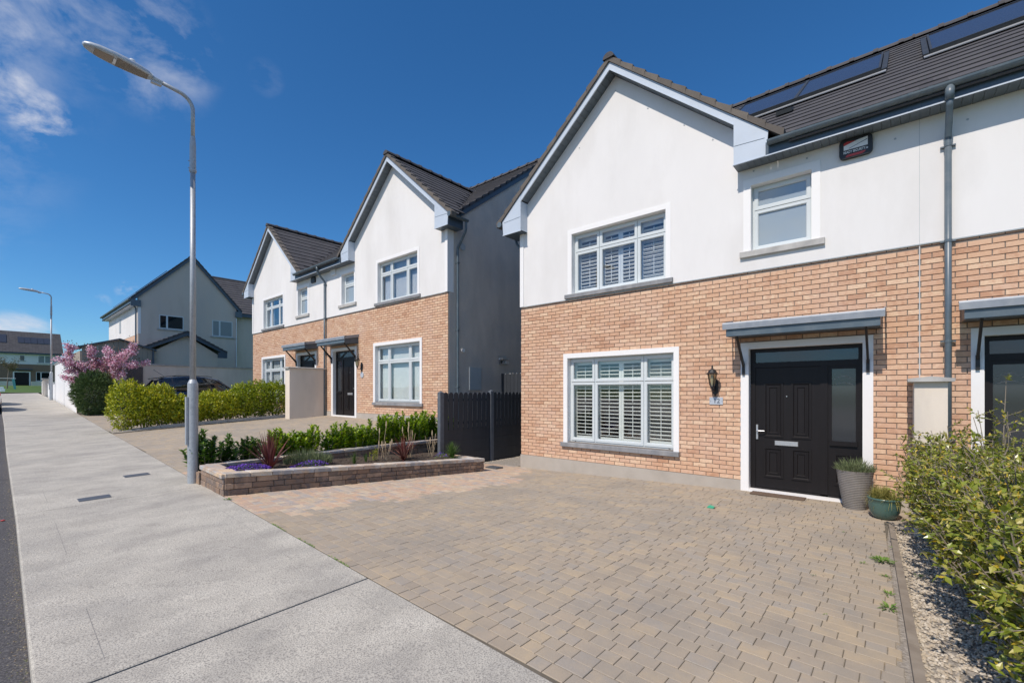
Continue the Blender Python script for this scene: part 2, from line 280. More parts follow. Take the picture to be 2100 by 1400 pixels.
class MB:
    """collects solids in world coordinates; T maps template coordinates (u,y,z) to the world"""
    def __init__(s, T=None): s.V = []; s.F = []; s.M = []; s.T = T; s.flip = bool(T and T.s < 0); s.sm = False
    def add(s, V, F, m=0):
        n = len(s.V)
        if s.T: V = [s.T(*v) for v in V]
        s.V += [tuple(v) for v in V]
        for f in F:
            f = [n + i for i in f]
            if s.flip: f = f[::-1]
            s.F.append(f); s.M.append(m)
        return s
    def box(s, x0, x1, y0, y1, z0, z1, m=0):
        return s.add([(x0, y0, z0), (x1, y0, z0), (x1, y1, z0), (x0, y1, z0), (x0, y0, z1), (x1, y0, z1), (x1, y1, z1), (x0, y1, z1)],
                     [(0, 3, 2, 1), (4, 5, 6, 7), (0, 1, 5, 4), (1, 2, 6, 5), (2, 3, 7, 6), (3, 0, 4, 7)], m)
    def cbox(s, x0, x1, y0, y1, z0, z1, c=.004, m=0):
        """box with its front (-y) edges chamfered"""
        V = [(x0 + c, y0, z0 + c), (x1 - c, y0, z0 + c), (x1 - c, y0, z1 - c), (x0 + c, y0, z1 - c),
             (x0, y0 + c, z0), (x1, y0 + c, z0), (x1, y0 + c, z1), (x0, y0 + c, z1), (x0, y1, z0), (x1, y1, z0), (x1, y1, z1), (x0, y1, z1)]
        F = [(0, 1, 2, 3)] + [(i, i + 4, (i + 1) % 4 + 4, (i + 1) % 4) for i in range(4)] + [(i + 4, i + 8, (i + 1) % 4 + 8, (i + 1) % 4 + 4) for i in range(4)] + [(11, 10, 9, 8)]
        return s.add(V, F, m)
    def prism(s, poly, a, b, axis='y', m=0):
        """poly in the plane across axis; for y: (x,z), for x: (y,z), for z: (x,y)"""
        n = len(poly)
        f = {'y': lambda p, t: (p[0], t, p[1]), 'x': lambda p, t: (t, p[0], p[1]), 'z': lambda p, t: (p[0], p[1], t)}[axis]
        V = [f(p, a) for p in poly] + [f(p, b) for p in poly]
        ar = sum(poly[i][0] * poly[(i + 1) % n][1] - poly[(i + 1) % n][0] * poly[i][1] for i in range(n))
        F = [tuple(range(n)), tuple(range(2 * n - 1, n - 1, -1))] + [(i, i + n, (i + 1) % n + n, (i + 1) % n) for i in range(n)]
        up = (ar > 0) == (b > a)
        if axis == 'y': up = not up
        if not up: pass
        F = F if (axis != 'y') != up or True else F
        if (axis == 'y' and not ((ar > 0) == (b > a))) or (axis != 'y' and ((ar > 0) == (b > a))): F = [tuple(reversed(q)) for q in F]
        return s.add(V, F, m)
    def tube(s, pts, r, n=10, m=0, cap=True):
        """round tube along points, r a number or one per point"""
        pts = [Vector(p) for p in pts]; k = len(pts); rr = r if isinstance(r, (list, tuple)) else [r] * k
        V = []; prev = None
        for i, p in enumerate(pts):
            d = (pts[min(i + 1, k - 1)] - pts[max(i - 1, 0)]).normalized()
            a = prev if prev is not None else (Vector((0, 0, 1)) if abs(d.z) < .9 else Vector((1, 0, 0)))
            x = (a - d * a.dot(d))
            if x.length < 1e-4: x = d.orthogonal()
            x.normalize(); prev = x; y = d.cross(x)
            for j in range(n):
                t = 2 * math.pi * j / n; V.append(p + x * (rr[i] * math.cos(t)) + y * (rr[i] * math.sin(t)))
        F = [(i * n + j, i * n + (j + 1) % n, (i + 1) * n + (j + 1) % n, (i + 1) * n + j) for i in range(k - 1) for j in range(n)]
        if cap: F += [tuple(range(n - 1, -1, -1)), tuple((k - 1) * n + j for j in range(n))]
        return s.add([tuple(v) for v in V], F, m)
    def lathe(s, c, prof, n=24, m=0, sq=1.0):
        """prof: list of (radius, z) from bottom to top, round the vertical through c"""
        V = []
        for r, z in prof:
            for j in range(n):
                t = 2 * math.pi * j / n; V.append((c[0] + r * math.cos(t), c[1] + r * math.sin(t) * sq, c[2] + z))
        k = len(prof)
        F = [(i * n + j, i * n + (j + 1) % n, (i + 1) * n + (j + 1) % n, (i + 1) * n + j) for i in range(k - 1) for j in range(n)]
        F += [tuple(range(n - 1, -1, -1)), tuple((k - 1) * n + j for j in range(n))]
        return s.add(V, F, m)
    def build(s, name, mat, parent=None, kind=None, smooth=False, label=None, cat=None, group=None):
        o0 = ORG[root_of(parent).name] if parent is not None else None
        V = np.array(s.V, float)
        if o0 is not None: V = V - np.array(o0)
        me = rawmesh(name, V.tolist(), s.F, mat, s.M if isinstance(mat, (list, tuple)) else None, smooth)
        o = link(name, me, parent, kind=kind)
        if parent is None: ORG[o.name] = Vector((0, 0, 0))
        return tag(o, label, cat, group)

def single(name, mb, mat, label, cat, group=None, kind=None, smooth=False, base=None):
    """a thing that is one mesh, its origin at its base"""
    V = np.array(mb.V); b = np.array(base if base is not None else (V[:, 0].mean(), V[:, 1].mean(), V[:, 2].min()))
    me = rawmesh(name, (V - b).tolist(), mb.F, mat, mb.M if isinstance(mat, (list, tuple)) else None, smooth)
    o = link(name, me, kind=kind); o.location = b; ORG[o.name] = Vector(b)
    return tag(o, label, cat, group)

class Tf:
    def __init__(s, x0, sg, z0): s.x0 = x0; s.s = sg; s.z0 = z0
    def __call__(s, u, y, z): return (s.x0 + s.s * u, y, z + s.z0)

def spread(name, parent, me_unit, mats, items, nmax=295, rank=None):
    """many alike pieces: items = list of 4x4 matrices (world) applied to a unit mesh; the largest in view are objects, the rest one stuff mesh"""
    uv = np.array([v.co[:] for v in me_unit.vertices]); uf = [tuple(p.vertices) for p in me_unit.polygons]
    def score(M):
        p = M.translation; v = seen(p, 10); d = proj(*p)[2]
        return (0 if v else 1, (p - Vector((0, 0, CAMZ))).length)
    order = sorted(range(len(items)), key=lambda i: score(items[i]))
    o0 = ORG[root_of(parent).name]
    k = 0
    for i in order[:nmax]:
        if not seen(items[i].translation, 10): break
        o = bpy.data.objects.new(name, me_unit); COL.objects.link(o); o.parent = parent
        M = items[i].copy(); M.translation = M.translation - o0; o.matrix_local = M; k += 1
    rest = [items[i] for i in order[k:]]
    if rest:
        V = []; F = []
        for M in rest:
            A = np.array(M); w = uv @ A[:3, :3].T + A[:3, 3] - np.array(o0); n = len(V); 
            F += [tuple(n + j for j in f) for f in uf]; V += w.tolist()
        o = link(name, rawmesh(name + '_rest', V, F, mats), parent, kind='stuff')
def M4(loc, sx=1, sy=1, sz=1, rot=None):
    M = Matrix.Diagonal((sx, sy, sz, 1))
    if rot is not None: M = rot.to_4x4() @ M
    M.translation = Vector(loc); return M

# ------------------------------------------------------------------ lie of the land
def lerp(tab, x):
    xs = [t[0] for t in tab]; return float(np.interp(x, xs, [t[1] for t in tab]))
YE = sorted([(12, 1.87), (-1.49, 2.106), (-17.7, 2.38), (-26.6, 2.56), (-41.7, 2.84), (-60, 3.0), (-70, 3.1)])
YK = sorted([(12, .05), (-3.7, .165), (-8.26, .222), (-15.7, .273), (-23.9, .364), (-60, .62), (-70, .7)])
ZF1 = sorted([(-9, -.19), (-6.94, -.16), (-2.1, -.012), (-1, 0), (8, .03)])
ZF2 = sorted([(-9.0, .56), (-9.585, .58), (-14.5, .755), (-17, .76), (-23.7, .80), (-30, .85)])
def P(X, Y=2.1): return -.026 * (X + 1.494) + .026 * (Y - 2.106)
def lot(X, Y, tab=ZF1):
    ye = lerp(YE, X); t = min(1, max(0, (Y - ye) / (8.356 - ye)))
    return P(X, ye) * (1 - t) + lerp(tab, X) * t
def lot2(X, Y): return lot(X, Y, ZF2)

def sheet(name, xs, ylo, yhi, zf, ny, mat, parent=None, kind='structure'):
    V = []; F = []
    for x in xs:
        a, b = ylo(x), yhi(x)
        for j in range(ny + 1):
            y = a + (b - a) * j / ny; V.append((x, y, zf(x, y)))
    for i in range(len(xs) - 1):
        for j in range(ny):
            a = i * (ny + 1) + j; q = (a, a + ny + 1, a + ny + 2, a + 1); F.append(q)
    me = rawmesh(name, V, F, mat); o = link(name, me, parent, kind=kind); ORG[o.name] = Vector((0, 0, 0)); return o
xsl = lambda a, b, n: [a + (b - a) * i / n for i in range(n + 1)]
# wide ground under everything
def gz(x, y):
    z = P(max(-130, min(12, x)), 2.1) - (.9 if x > -55 else .28)
    return z
sheet('ground', xsl(-900, -130, 3)[:-1] + xsl(-130, 12, 30) + [60, 300, 900], lambda x: -600, lambda x: 900, gz, 24, LAWN)
# road
road = sheet('road', xsl(-64, 12, 40), lambda x: -7.5, lambda x: lerp(YK, x) + .03, lambda x, y: P(x, lerp(YK, x)) - .105 + .018 * (lerp(YK, x) - y) * .6, 6, ASPH)
sheet('far_pavement', xsl(-64, 30, 20), lambda x: -9.6, lambda x: -7.5, lambda x, y: P(x, .2) + .03, 2, CONC)
sheet('far_forecourts', xsl(-64, 30, 20), lambda x: -40, lambda x: -9.6, lambda x, y: P(x, .2) + .02, 4, GBASE)
# pavement: a dark bed with concrete bays on it
pav = sheet('pavement', xsl(-60, 9, 40), lambda x: lerp(YK, x) + .03, lambda x: lerp(YE, x) - .002, lambda x, y: P(x, y) - .045, 2, JOINT)
def bay(xa, xb, k):
    V = []; F = []; g = .011 if k else .012
    xs = [xa + g, xa + g + .008] + xsl(xa + .3, xb - .3, 5) + [xb - g - .008, xb - g]
    yk = lambda x: lerp(YK, x); ye = lambda x: lerp(YE, x)
    for i, x in enumerate(xs):
        ys = [yk(x), yk(x), yk(x) + .012, yk(x) + .325, yk(x) + .335, ye(x) - .34, ye(x) - .33, ye(x) - .01, ye(x) - .001, ye(x) - .001]
        for j, y in enumerate(ys):
            z = P(x, y)
            if j == 0 or j == len(ys) - 1: z -= .14 if j == 0 else .03
            elif j == 1: z -= .012
            elif j in (4, 6): z -= .0
            elif j == len(ys) - 2: z -= .006
            if i in (0, len(xs) - 1): z -= .006
            V.append((x, y, z))
    n = 10
    for i in range(len(xs) - 1):
        for j in range(n - 1):
            F.append((i * n + j, (i + 1) * n + j, (i + 1) * n + j + 1, i * n + j + 1))
    for e in (0, len(xs) - 1):
        b = len(V)
        V2 = [(V[e * n + j][0], V[e * n + j][1], V[e * n + j][2] - .05) for j in range(1, n - 1)]; V.extend(V2)
        for j in range(1, n - 2): F.append((e * n + j, e * n + j + 1, b + j, b + j - 1))
    mi = [1 if (q % (n - 1)) < 3 and q < (len(xs) - 1) * (n - 1) else 0 for q in range(len(F))]
    me = rawmesh('concrete_bay', V, F, [CONC, CONC], mi); link('concrete_bay', me, pav)
jx = [6.05, 1.28, -3.49, -8.29, -13.03, -17.8, -22.6, -27.4, -32.2, -37, -41.8, -46.6, -51.4, -56, -60]
for k in range(len(jx) - 1): bay(jx[k + 1], jx[k], k)
# scored lines set into the nearer bays (margin grooves)
mb = MB()
for (xa, xb) in ((-3.35, .9), (-8.1, -3.7), (-12.8, -8.6)):
    x = xa
    while x < xb:
        x2 = min(xb, x + .5)
        if random.random() < .45:
            y1 = lerp(YE, x) - .24; y2 = lerp(YE, x2) - .24
            mb.add([(x, y1, P(x, y1) + .0012), (x2, y2, P(x2, y2) + .0012), (x2, y2 + .0035, P(x2, y2) + .0012), (x, y1 + .0035, P(x, y1) + .0012)], [(0, 1, 2, 3)])
        if random.random() < .35:
            y1 = lerp(YK, x) + .3; y2 = lerp(YK, x2) + .3
            mb.add([(x, y1, P(x, y1) + .0012), (x2, y2, P(x2, y2) + .0012), (x2, y2 + .0035, P(x2, y2) + .0012), (x, y1 + .0035, P(x, y1) + .0012)], [(0, 1, 2, 3)])
        x = x2
SCORE = pm('scored_line', [(.2, .195, .185), (.3, .29, .28)], rough=.95)
mb.build('scored_margin', SCORE, pav)
# gutter grit, weeds along the kerb foot
def bits(n, fpos, smin, smax, mb=None, flat=.6):
    mb = mb or MB()
    for i in range(n):
        x, y, z = fpos(); r = random.uniform(smin, smax); a = random.random() * 6.28
        V = []
        for k in range(4):
            t = a + k * 1.57; V.append((x + r * math.cos(t) * random.uniform(.7, 1.1), y + r * math.sin(t) * random.uniform(.7, 1.1), z))
        V.append((x, y, z + r * flat * random.uniform(.7, 1.2))); mb.add(V, [(0, 1, 4), (1, 2, 4), (2, 3, 4), (3, 0, 4)])
    return mb
def kp():
    x = -1.5 - abs(random.expovariate(.25)) if random.random() < .8 else random.uniform(-25, 0); d = abs(random.gauss(0, .05)); y = lerp(YK, x) - .004 - d
    return x, y, P(x, lerp(YK, x)) - .107 + .01 * d
g = bits(2200, kp, .003, .012).build('gutter_grit', MOSS, None, kind='stuff', label='brown grit and crumbs of moss lying along the kerb', cat='grit')

# ------------------------------------------------------------------ block-paved drives
def paver_arr(x0, x1, y0, y1, zf, c=.0035, g=.0022):
    a, b, cc, d = x0 + g, x1 - g, y0 + g, y1 - g; dz = random.uniform(-.002, .0015)
    ring = [(a, cc), (b, cc), (b, d), (a, d)]; inn = [(a + c, cc + c), (b - c, cc + c), (b - c, d - c), (a + c, d - c)]
    V = [(x, y, zf(x, y) + dz) for x, y in inn] + [(x, y, zf(x, y) + dz - c * .8) for x, y in ring] + [(x, y, zf(x, y) - .03) for x, y in ring]
    F = [(0, 1, 2, 3)] + [(i, i + 4, (i + 1) % 4 + 4, (i + 1) % 4) for i in range(4)] + [(i + 4, i + 8, (i + 1) % 4 + 8, (i + 1) % 4 + 4) for i in range(4)]
    return V, F
def pave(root, inside, zf, xr, yr, row=.1165, mat_f=None, nmax=295, lens=(.115, .15, .175, .205), ykey=None):
    """rows run parallel with the houses, joints broken; nearest pavers are objects, the rest one part per colour"""
    items = []
    y = yr[0]; 
    while y < yr[1]:
        x = xr[0] + random.random() * .2
        while x < xr[1]:
            L = random.choice(lens); xa, xb = x, x + L; x = xb
            lo, hi = inside((y + row / 2))
            if xb < lo + .03 or xa > hi - .03: continue
            xa2, xb2 = max(xa, lo), min(xb, hi)
            if xb2 - xa2 < .04: continue
            y0, y1 = y, y + row; ye = max(lerp(YE, xa2), lerp(YE, xb2)) + .004
            if y1 < ye + .03: continue
            y0 = max(y0, ye)
            if y0 > y1 - .03: continue
            items.append((xa2, xb2, y0, y1, mat_f((xa2 + xb2) / 2, (y0 + y1) / 2)))
        y += row
    items.sort(key=lambda q: (not seen(((q[0] + q[1]) / 2, q[2], zf(q[0], q[2]))), (q[0] + q[1]) ** 2 / 4 + q[2] ** 2))
    o0 = np.array(ORG[root.name])
    for q in items[:nmax]:
        V, F = paver_arr(*q[:4], zf); link('paver', rawmesh('paver', V, F, q[4]), root)
    by = {}
    for q in items[nmax:]:
        V, F = paver_arr(*q[:4], zf); d = by.setdefault(q[4].name, ([], [])); n = len(d[0]); d[0].extend(V); d[1].extend([tuple(n + i for i in f) for f in F])
    for k, (V, F) in by.items(): link('paver', rawmesh('paver', V, F, MATS[k]), root, kind='stuff')
def bedface(y): return float(np.interp(y, [2.2, 3.4, 4.8, 6.0, 7.18, 7.2, 9.2], [-7.37, -7.30, -7.21, -7.12, -7.03, -8.2, -8.2])) if y < 7.19 else -8.2
def edgex(y): return -.152 + .0505 * (7.34 - y)
drive = sheet('driveway', xsl(-8.4, -.15, 24), lambda x: lerp(YE, x), lambda x: 9.4, lambda x, y: lot(x, y) - .007, 14, SAND)
def mixb(y): return float(np.interp(y, [2, 3.1, 4.4, 6.2, 7.3, 8], [-5.95, -5.75, -5.6, -5.3, -5.9, -6.5])) + .12 * math.sin(y * 5)
pave(drive, lambda y: (bedface(y) + (.005 if y < 7.19 else 0), min(edgex(y) - .035, .1) if y < 7.45 else .05), lambda x, y: lot(x, y), (-8.3, .3), (1.9, 8.34), mat_f=lambda x, y: PAVERN if x < mixb(y) - random.uniform(0, .25) else PAVER)
d2 = sheet('driveway', xsl(-17.75, -8.95, 18), lambda x: lerp(YE, x), lambda x: 8.4, lambda x, y: lot2(x, y) - .009, 12, SAND)
pave(d2, lambda y: (float(np.interp(y, [2.5, 7.6], [-17.8, -17.5])), -9.05), lambda x, y: lot2(x, y), (-17.9, -9), (2.1, 8.34), mat_f=lambda x, y: PAVERN if x > -9.7 + .25 * math.sin(y * 4) else PAVER, nmax=250)
d3 = sheet('driveway', xsl(-27.9, -18.1, 14), lambda x: lerp(YE, x), lambda x: 8.4, lambda x, y: lot2(x, y) - .009, 12, SAND)
pave(d3, lambda y: (-26.6, -18.2), lambda x, y: lot2(x, y), (-26.8, -18.1), (2.3, 8.34), mat_f=lambda x, y: PAVER, nmax=0, row=.12, lens=(.18, .24))
sheet('planting_soil', xsl(-18.4, -17.45, 2), lambda x: lerp(YE, x), lambda x: 8.34, lambda x, y: lot2(x, y) + .02, 8, GBASE)
sheet('planting_soil', xsl(-28, -26.5, 3), lambda x: lerp(YE, x), lambda x: 8.34, lambda x, y: lot2(x, y) + .02, 8, SOIL)
# gravelly strip of ground through the side passage
sheet('passage_ground', xsl(-9.6, -6.9, 6), lambda x: 8.3, lambda x: 19, lambda x, y: (-.17 if x > -8.3 else .55), 3, GBASE)

# ------------------------------------------------------------------ houses
YF = 8.356
MP = .739; MC = -.421                      # main roof plane z = MC + MP*Y (tile tops)
RIDGEY = 13.2; GS = .863                    # gable slope
brick_me = MB().cbox(-.1075, .1075, 0, .012, -.0325, .0325, .003)
brick_me = rawmesh('brick', brick_me.V, brick_me.F, BRICK)
def tile_mesh():
    # x width, y up-slope, z normal; nose at y=0
    w = .149; V = []
    for (y, z) in ((0, .0), (0, .026), (.012, .032), (.37, .006), (.37, -.012)):
        V += [(-w, y, z), (w, y, z)]
    F = [(0, 1, 3, 2), (2, 3, 5, 4), (4, 5, 7, 6), (6, 7, 9, 8), (8, 9, 1, 0), (0, 2, 4, 6, 8), (9, 7, 5, 3, 1)]
    return rawmesh('tile', V, F, TILE)
tile_me = tile_mesh()
def ridge_mesh(L):
    mb = MB(); n = 8
    for k, (a, b, r) in enumerate(((0, L, .115), (L - .055, L + .03, .135))):
        V = []
        for x in (a, b):
            for j in range(n + 1):
                t = math.pi * (.0 + j / n); V.append((x, -r * math.cos(t) * 1.05, r * math.sin(t) - .05))
        F = [(j, j + 1, n + 2 + j, n + 1 + j) for j in range(n)]
        mb.add(V, F); mb.add([V[j] for j in range(n + 1)], [tuple(range(n, -1, -1))]); mb.add([V[n + 1 + j] for j in range(n + 1)], [tuple(range(n + 1))])
    return rawmesh('ridge_tile', mb.V, mb.F, TILE)
ridge_me = ridge_mesh(.435)
louvre_me = MB().box(-.5, .5, -.032, .032, -.006, .006); louvre_me = rawmesh('louvre', louvre_me.V, louvre_me.F, SHUT)
slat_me = MB().box(-.5, .5, -.012, .012, -.001, .001); slat_me = rawmesh('slat', slat_me.V, slat_me.F, BLIND)

def wall_boxes(mb, u0, u1, z0, z1, holes, y0, y1, m=0):
    us = sorted({u0, u1, *[h[0] for h in holes], *[h[1] for h in holes]}); us = [u for u in us if u0 <= u <= u1]
    for a, b in zip(us, us[1:]):
        cuts = sorted([(max(h[2], z0), min(h[3], z1)) for h in holes if h[0] < (a + b) / 2 < h[1] and h[3] > z0 and h[2] < z1])
        z = z0
        for c0, c1 in cuts:
            if c0 > z + 1e-4: mb.box(a, b, y0, y1, z, c0, m)
            z = max(z, c1)
        if z1 > z + 1e-4: mb.box(a, b, y0, y1, z, z1, m)

def ring(mb, u0, u1, z0, z1, w, y0, y1, m=0):
    mb.box(u0, u1, y0, y1, z0, z0 + w, m); mb.box(u0, u1, y0, y1, z1 - w, z1, m); mb.box(u0, u0 + w, y0, y1, z0 + w, z1 - w, m); mb.box(u1 - w, u1, y0, y1, z0 + w, z1 - w, m)
def bring(mb, u0, u1, z0, z1, w, y0, y1, c=.012, m=0):
    """ring with a chamfer running inwards (a window sash)"""
    o = [(u0, z0), (u1, z0), (u1, z1), (u0, z1)]; i1 = [(u0 + w - c, z0 + w - c), (u1 - w + c, z0 + w - c), (u1 - w + c, z1 - w + c), (u0 + w - c, z1 - w + c)]
    i2 = [(u0 + w, z0 + w), (u1 - w, z0 + w), (u1 - w, z1 - w), (u0 + w, z1 - w)]
    V = [(a, y1, b) for a, b in o] + [(a, y0, b) for a, b in o] + [(a, y0, b) for a, b in i1] + [(a, y0 + c, b) for a, b in i2] + [(a, y1, b) for a, b in i2]
    F = []
    for r in range(4):
        for k in range(4): F.append((r * 4 + k, r * 4 + (k + 1) % 4, (r + 1) * 4 + (k + 1) % 4, (r + 1) * 4 + k))
    mb.add(V, F, m)

def window(T, root, r, mulls, transom, sill, style, reveal=.115, band=.1, zt=None, glass=None, sillmat=None):
    """r: clear opening (u0,u1,z0,z1)"""
    u0, u1, z0, z1 = r; yw = YF + reveal
    f = MB(T); ring(f, u0, u1, z0, z1, .035, yw, yw + .06)
    for m_ in mulls: f.box(m_ - .018, m_ + .018, yw + .004, yw + .06, z0 + .035, z1 - .035)
    edges = [u0 + .03] + mulls + [u1 - .03]
    panes = []
    for a, b in zip(edges, edges[1:]):
        a2 = a + (.0 if a == edges[0] else .006); b2 = b - (.0 if b == edges[-1] else .006)
        for c, d in ([(z0 + .03, transom - .006), (transom + .006, z1 - .03)] if transom else [(z0 + .03, z1 - .03)]):
            bring(f, a2, b2, c, d, .062, yw - .016, yw + .045); panes.append((a2 + .06, b2 - .06, c + .06, d - .06))
    win = f.build('window', FRAME, root)
    for a, b, c, d in panes: MB(T).box(a, b, yw + .012, yw + .018, c, d).build('pane', glass or GLASS, win)
    s = MB(T); s.box(u0 - band, u1 + band, YF - .022, YF + .02, z1, z1 + band); s.box(u0 - band, u0, YF - .022, YF + .02, z0 - .04, z1); s.box(u1, u1 + band, YF - .022, YF + .02, z0 - .04, z1)
    s.box(u0 - .01, u0 + .005, YF - .012, yw + .05, z0 - .02, z1); s.box(u1 - .005, u1 + .01, YF - .012, yw + .05, z0 - .02, z1); s.box(u0 + .005, u1 - .005, YF - .012, yw + .05, z1 - .005, z1 + .01)
    s.build('window_surround', TRIM, win)
    sm = MB(T); sm.cbox(sill[0], sill[1], YF - .065, yw + .02, sill[2], sill[3], .006); sm.build('sill', sillmat or SILL, win)
    v = MB(T)
    for uu in (u0 + .13, u1 - .13): v.box(uu - .018, uu + .018, yw - .004, yw + .002, z0 + .008, z0 + .018)
    v.build('drain_slot', BLACKM, win)
    ys = yw + .11
    o0 = ORG[root.name]
    if style == 'shutter':
        n = len(edges) - 1
        pans = []
        for k, (a, b) in enumerate(zip(edges, edges[1:])):
            if n == 3 and k == 1: mid = (a + b) / 2 + .0; pans += [(a + .02, mid - .002), (mid + .002, b - .02)]
            else: pans.append((a + .02, b - .02))
        fr = MB(T)
        tz = z1 - .1; mid_rail = None
        for (a, b) in pans:
            ring(fr, a, b, z0 + .03, tz, .05, ys, ys + .028); fr.box(a + .05, b - .05, ys, ys + .028, z0 + .08, z0 + .13)
        fr.box(u0, u1, ys + .002, ys + .03, tz + .002, z1 + .02)
        fr.build('shutter_frame', SHUT, win)
        rod = MB(T); zs = []
        zz = z0 + .165
        tilt = Matrix.Rotation(math.radians(-12), 3, 'X')
        while zz < tz - .07: zs.append(zz); zz += .076
        for k, (a, b) in enumerate(pans):
            for zz in zs:
                o = bpy.data.objects.new('louvre', louvre_me); COL.objects.link(o); o.parent = win
                c = Vector(T((a + b) / 2, ys + .014, zz)); rt = Matrix.Rotation(math.radians(-28 if (k == len(pans) - 1) else -12), 3, 'X')
                M = M4(c - o0, sx=(b - a - .1), rot=rt); o.matrix_local = M
            mu_ = (a + b) / 2; zm = z0 + (tz - z0) * .48
            rod.box(mu_ - .006, mu_ + .006, ys - .022, ys - .012, z0 + .17, zm - .02); rod.box(mu_ - .006, mu_ + .006, ys - .022, ys - .012, zm + .05, tz - .09)
        rod.build('tilt_rod', SHUT, win)
    elif style in ('blind', 'blind2'):
        zz = z1 - .06; k = 0
        lo = z0 + .03
        if style == 'blind':
            while zz > lo:
                o = bpy.data.objects.new('slat', slat_me); COL.objects.link(o); o.parent = win
                o.matrix_local = M4(Vector(T((u0 + u1) / 2, ys, zz)) - o0, sx=(u1 - u0 - .05), rot=Matrix.Rotation(math.radians(62), 3, 'X')); zz -= .0262 if style == 'blind' else .03; k += 1
            MB(T).box(u0 + .02, u1 - .02, ys - .03, ys + .02, z1 - .05, z1 - .01).build('blind_rail', BLIND, win)
        else:
            b_ = MB(T); 
            while zz > lo: b_.box(u0 + .03, u1 - .03, ys - .012, ys + .004, zz - .01, zz + .011); zz -= .034
            b_.build('blind', BLIND, win, kind=None)
    elif style == 'curtain':
        c_ = MB(T)
        for (a, b) in ((u0 + .02, u0 + .52), (u1 - .42, u1 - .02)):
            k = 10
            for i in range(k):
                x1_, x2_ = a + (b - a) * i / k, a + (b - a) * (i + 1) / k
                c_.box(x1_, x2_, ys + .02 * (i % 2), ys + .03 + .02 * (i % 2), z0 + .02, z1)
        c_.build('curtain', BLIND, win)
    return win

def door(T, root, full=True, flip=False):
    u0, u1, z0, z1 = 4.965, 6.487, .03, 2.37; yd = YF + .1
    f = MB(T)
    f.box(u0, u0 + .075, yd, yd + .07, z0, z1); f.box(u1 - .06, u1, yd, yd + .07, z0, z1); f.box(u0 + .075, u1 - .06, yd, yd + .07, z1 - .065, z1)
    f.box(u0 + .075, u1 - .06, yd, yd + .07, 2.05, 2.135); f.box(5.955, 6.05, yd, yd + .07, z0, 2.05); f.box(u0 + .075, u1 - .06, yd + .0, yd + .07, z0 + .0, z0 + .03)
    df = f.build('door_frame', BLACK, root)
    MB(T).box(u0 + .075, u1 - .06, yd + .03, yd + .036, 2.135, z1 - .065).build('top_light', FROST, df)
    s = MB(T); s.box(6.05, 6.427, yd + .02, yd + .06, z0 + .03, .90); s.box(6.05, 6.10, yd + .015, yd + .06, .90, 2.05); s.box(6.395, 6.427, yd + .015, yd + .06, .90, 2.05); s.box(6.10, 6.395, yd + .015, yd + .06, 2.0, 2.05)
    s.box(6.075, 6.415, yd - .012, yd + .02, .83, .90)
    bring(s, 6.12, 6.36, .22, .72, .05, yd + .008, yd + .02)
    s.build('side_panel', BLACK, df); MB(T).box(6.10, 6.395, yd + .03, yd + .036, .90, 2.0).build('side_light', FROST, df)
    e = MB(T)
    for q in range(2):
        z = 1.83 - q * .08
        pts = [(6.12 + .25 * t, yd + .028, z + (.06 - q * .02) * math.sin(math.pi * t)) for t in [i / 10 for i in range(11)]]
        e.tube(pts, .0022, 4)
    e.build('etched_line', CHROME, df)
    l = MB(T); ly = yd + .018; a, b, c, d = 5.04, 5.955, .062, 2.045
    l.box(a, b, ly, ly + .045, c, d)
    def panel(pa, pb, pc, pd, arch=False):
        bring(l, pa, pb, pc, pd, .045, ly - .014, ly - .0005, .02); bring(l, pa + .06, pb - .06, pc + .06, pd - .06, .035, ly - .010, ly - .0005, .015)
        l.box(pa + .095, pb - .095, ly - .006, ly - .0006, pc + .095, pd - .095)
    panel(5.17, 5.45, .90, 1.80); panel(5.565, 5.835, .90, 1.80); panel(5.17, 5.45, .235, .735); panel(5.565, 5.835, .235, .735)
    leaf = l.build('door', BLACK, root)
    h = MB(T); h.cbox(5.055, 5.087, ly - .02, ly - .001, .855, 1.1, .004); h.tube([(5.071, ly - .02, 1.0), (5.071, ly - .06, 1.0), (5.10, ly - .065, 1.0), (5.19, ly - .06, 1.0)], .009, 8)
    h.build('handle', CHROME, leaf)
    MB(T).cbox(5.331, 5.66, ly - .016, ly - .001, .772, .848, .006).build('letter_plate', CHROME, leaf)
    MB(T).tube([(5.5, ly - .008, 1.575), (5.5, ly, 1.575)], .009, 10).build('spy_hole', CHROME, leaf)
    t = MB(T); t.box(u0 - .01, u1 + .01, YF - .03, yd + .02, -.02, .03); t.build('threshold', TRIM, root)
    s = MB(T); b_ = .118
    s.box(u0 - b_, u1 + b_, YF - .022, YF + .02, z1, z1 + .1); s.box(u0 - b_, u0, YF - .022, YF + .02, -.1, z1); s.box(u1, u1 + b_, YF - .022, YF + .02, -.1, z1)
    s.box(u0 - .01, u0 + .005, YF - .012, yd + .06, 0, z1); s.box(u1 - .005, u1 + .01, YF - .012, yd + .06, 0, z1); s.box(u0 + .005, u1 - .005, YF - .012, yd + .06, z1 - .005, z1 + .01)
    s.build('door_surround', TRIM, root)

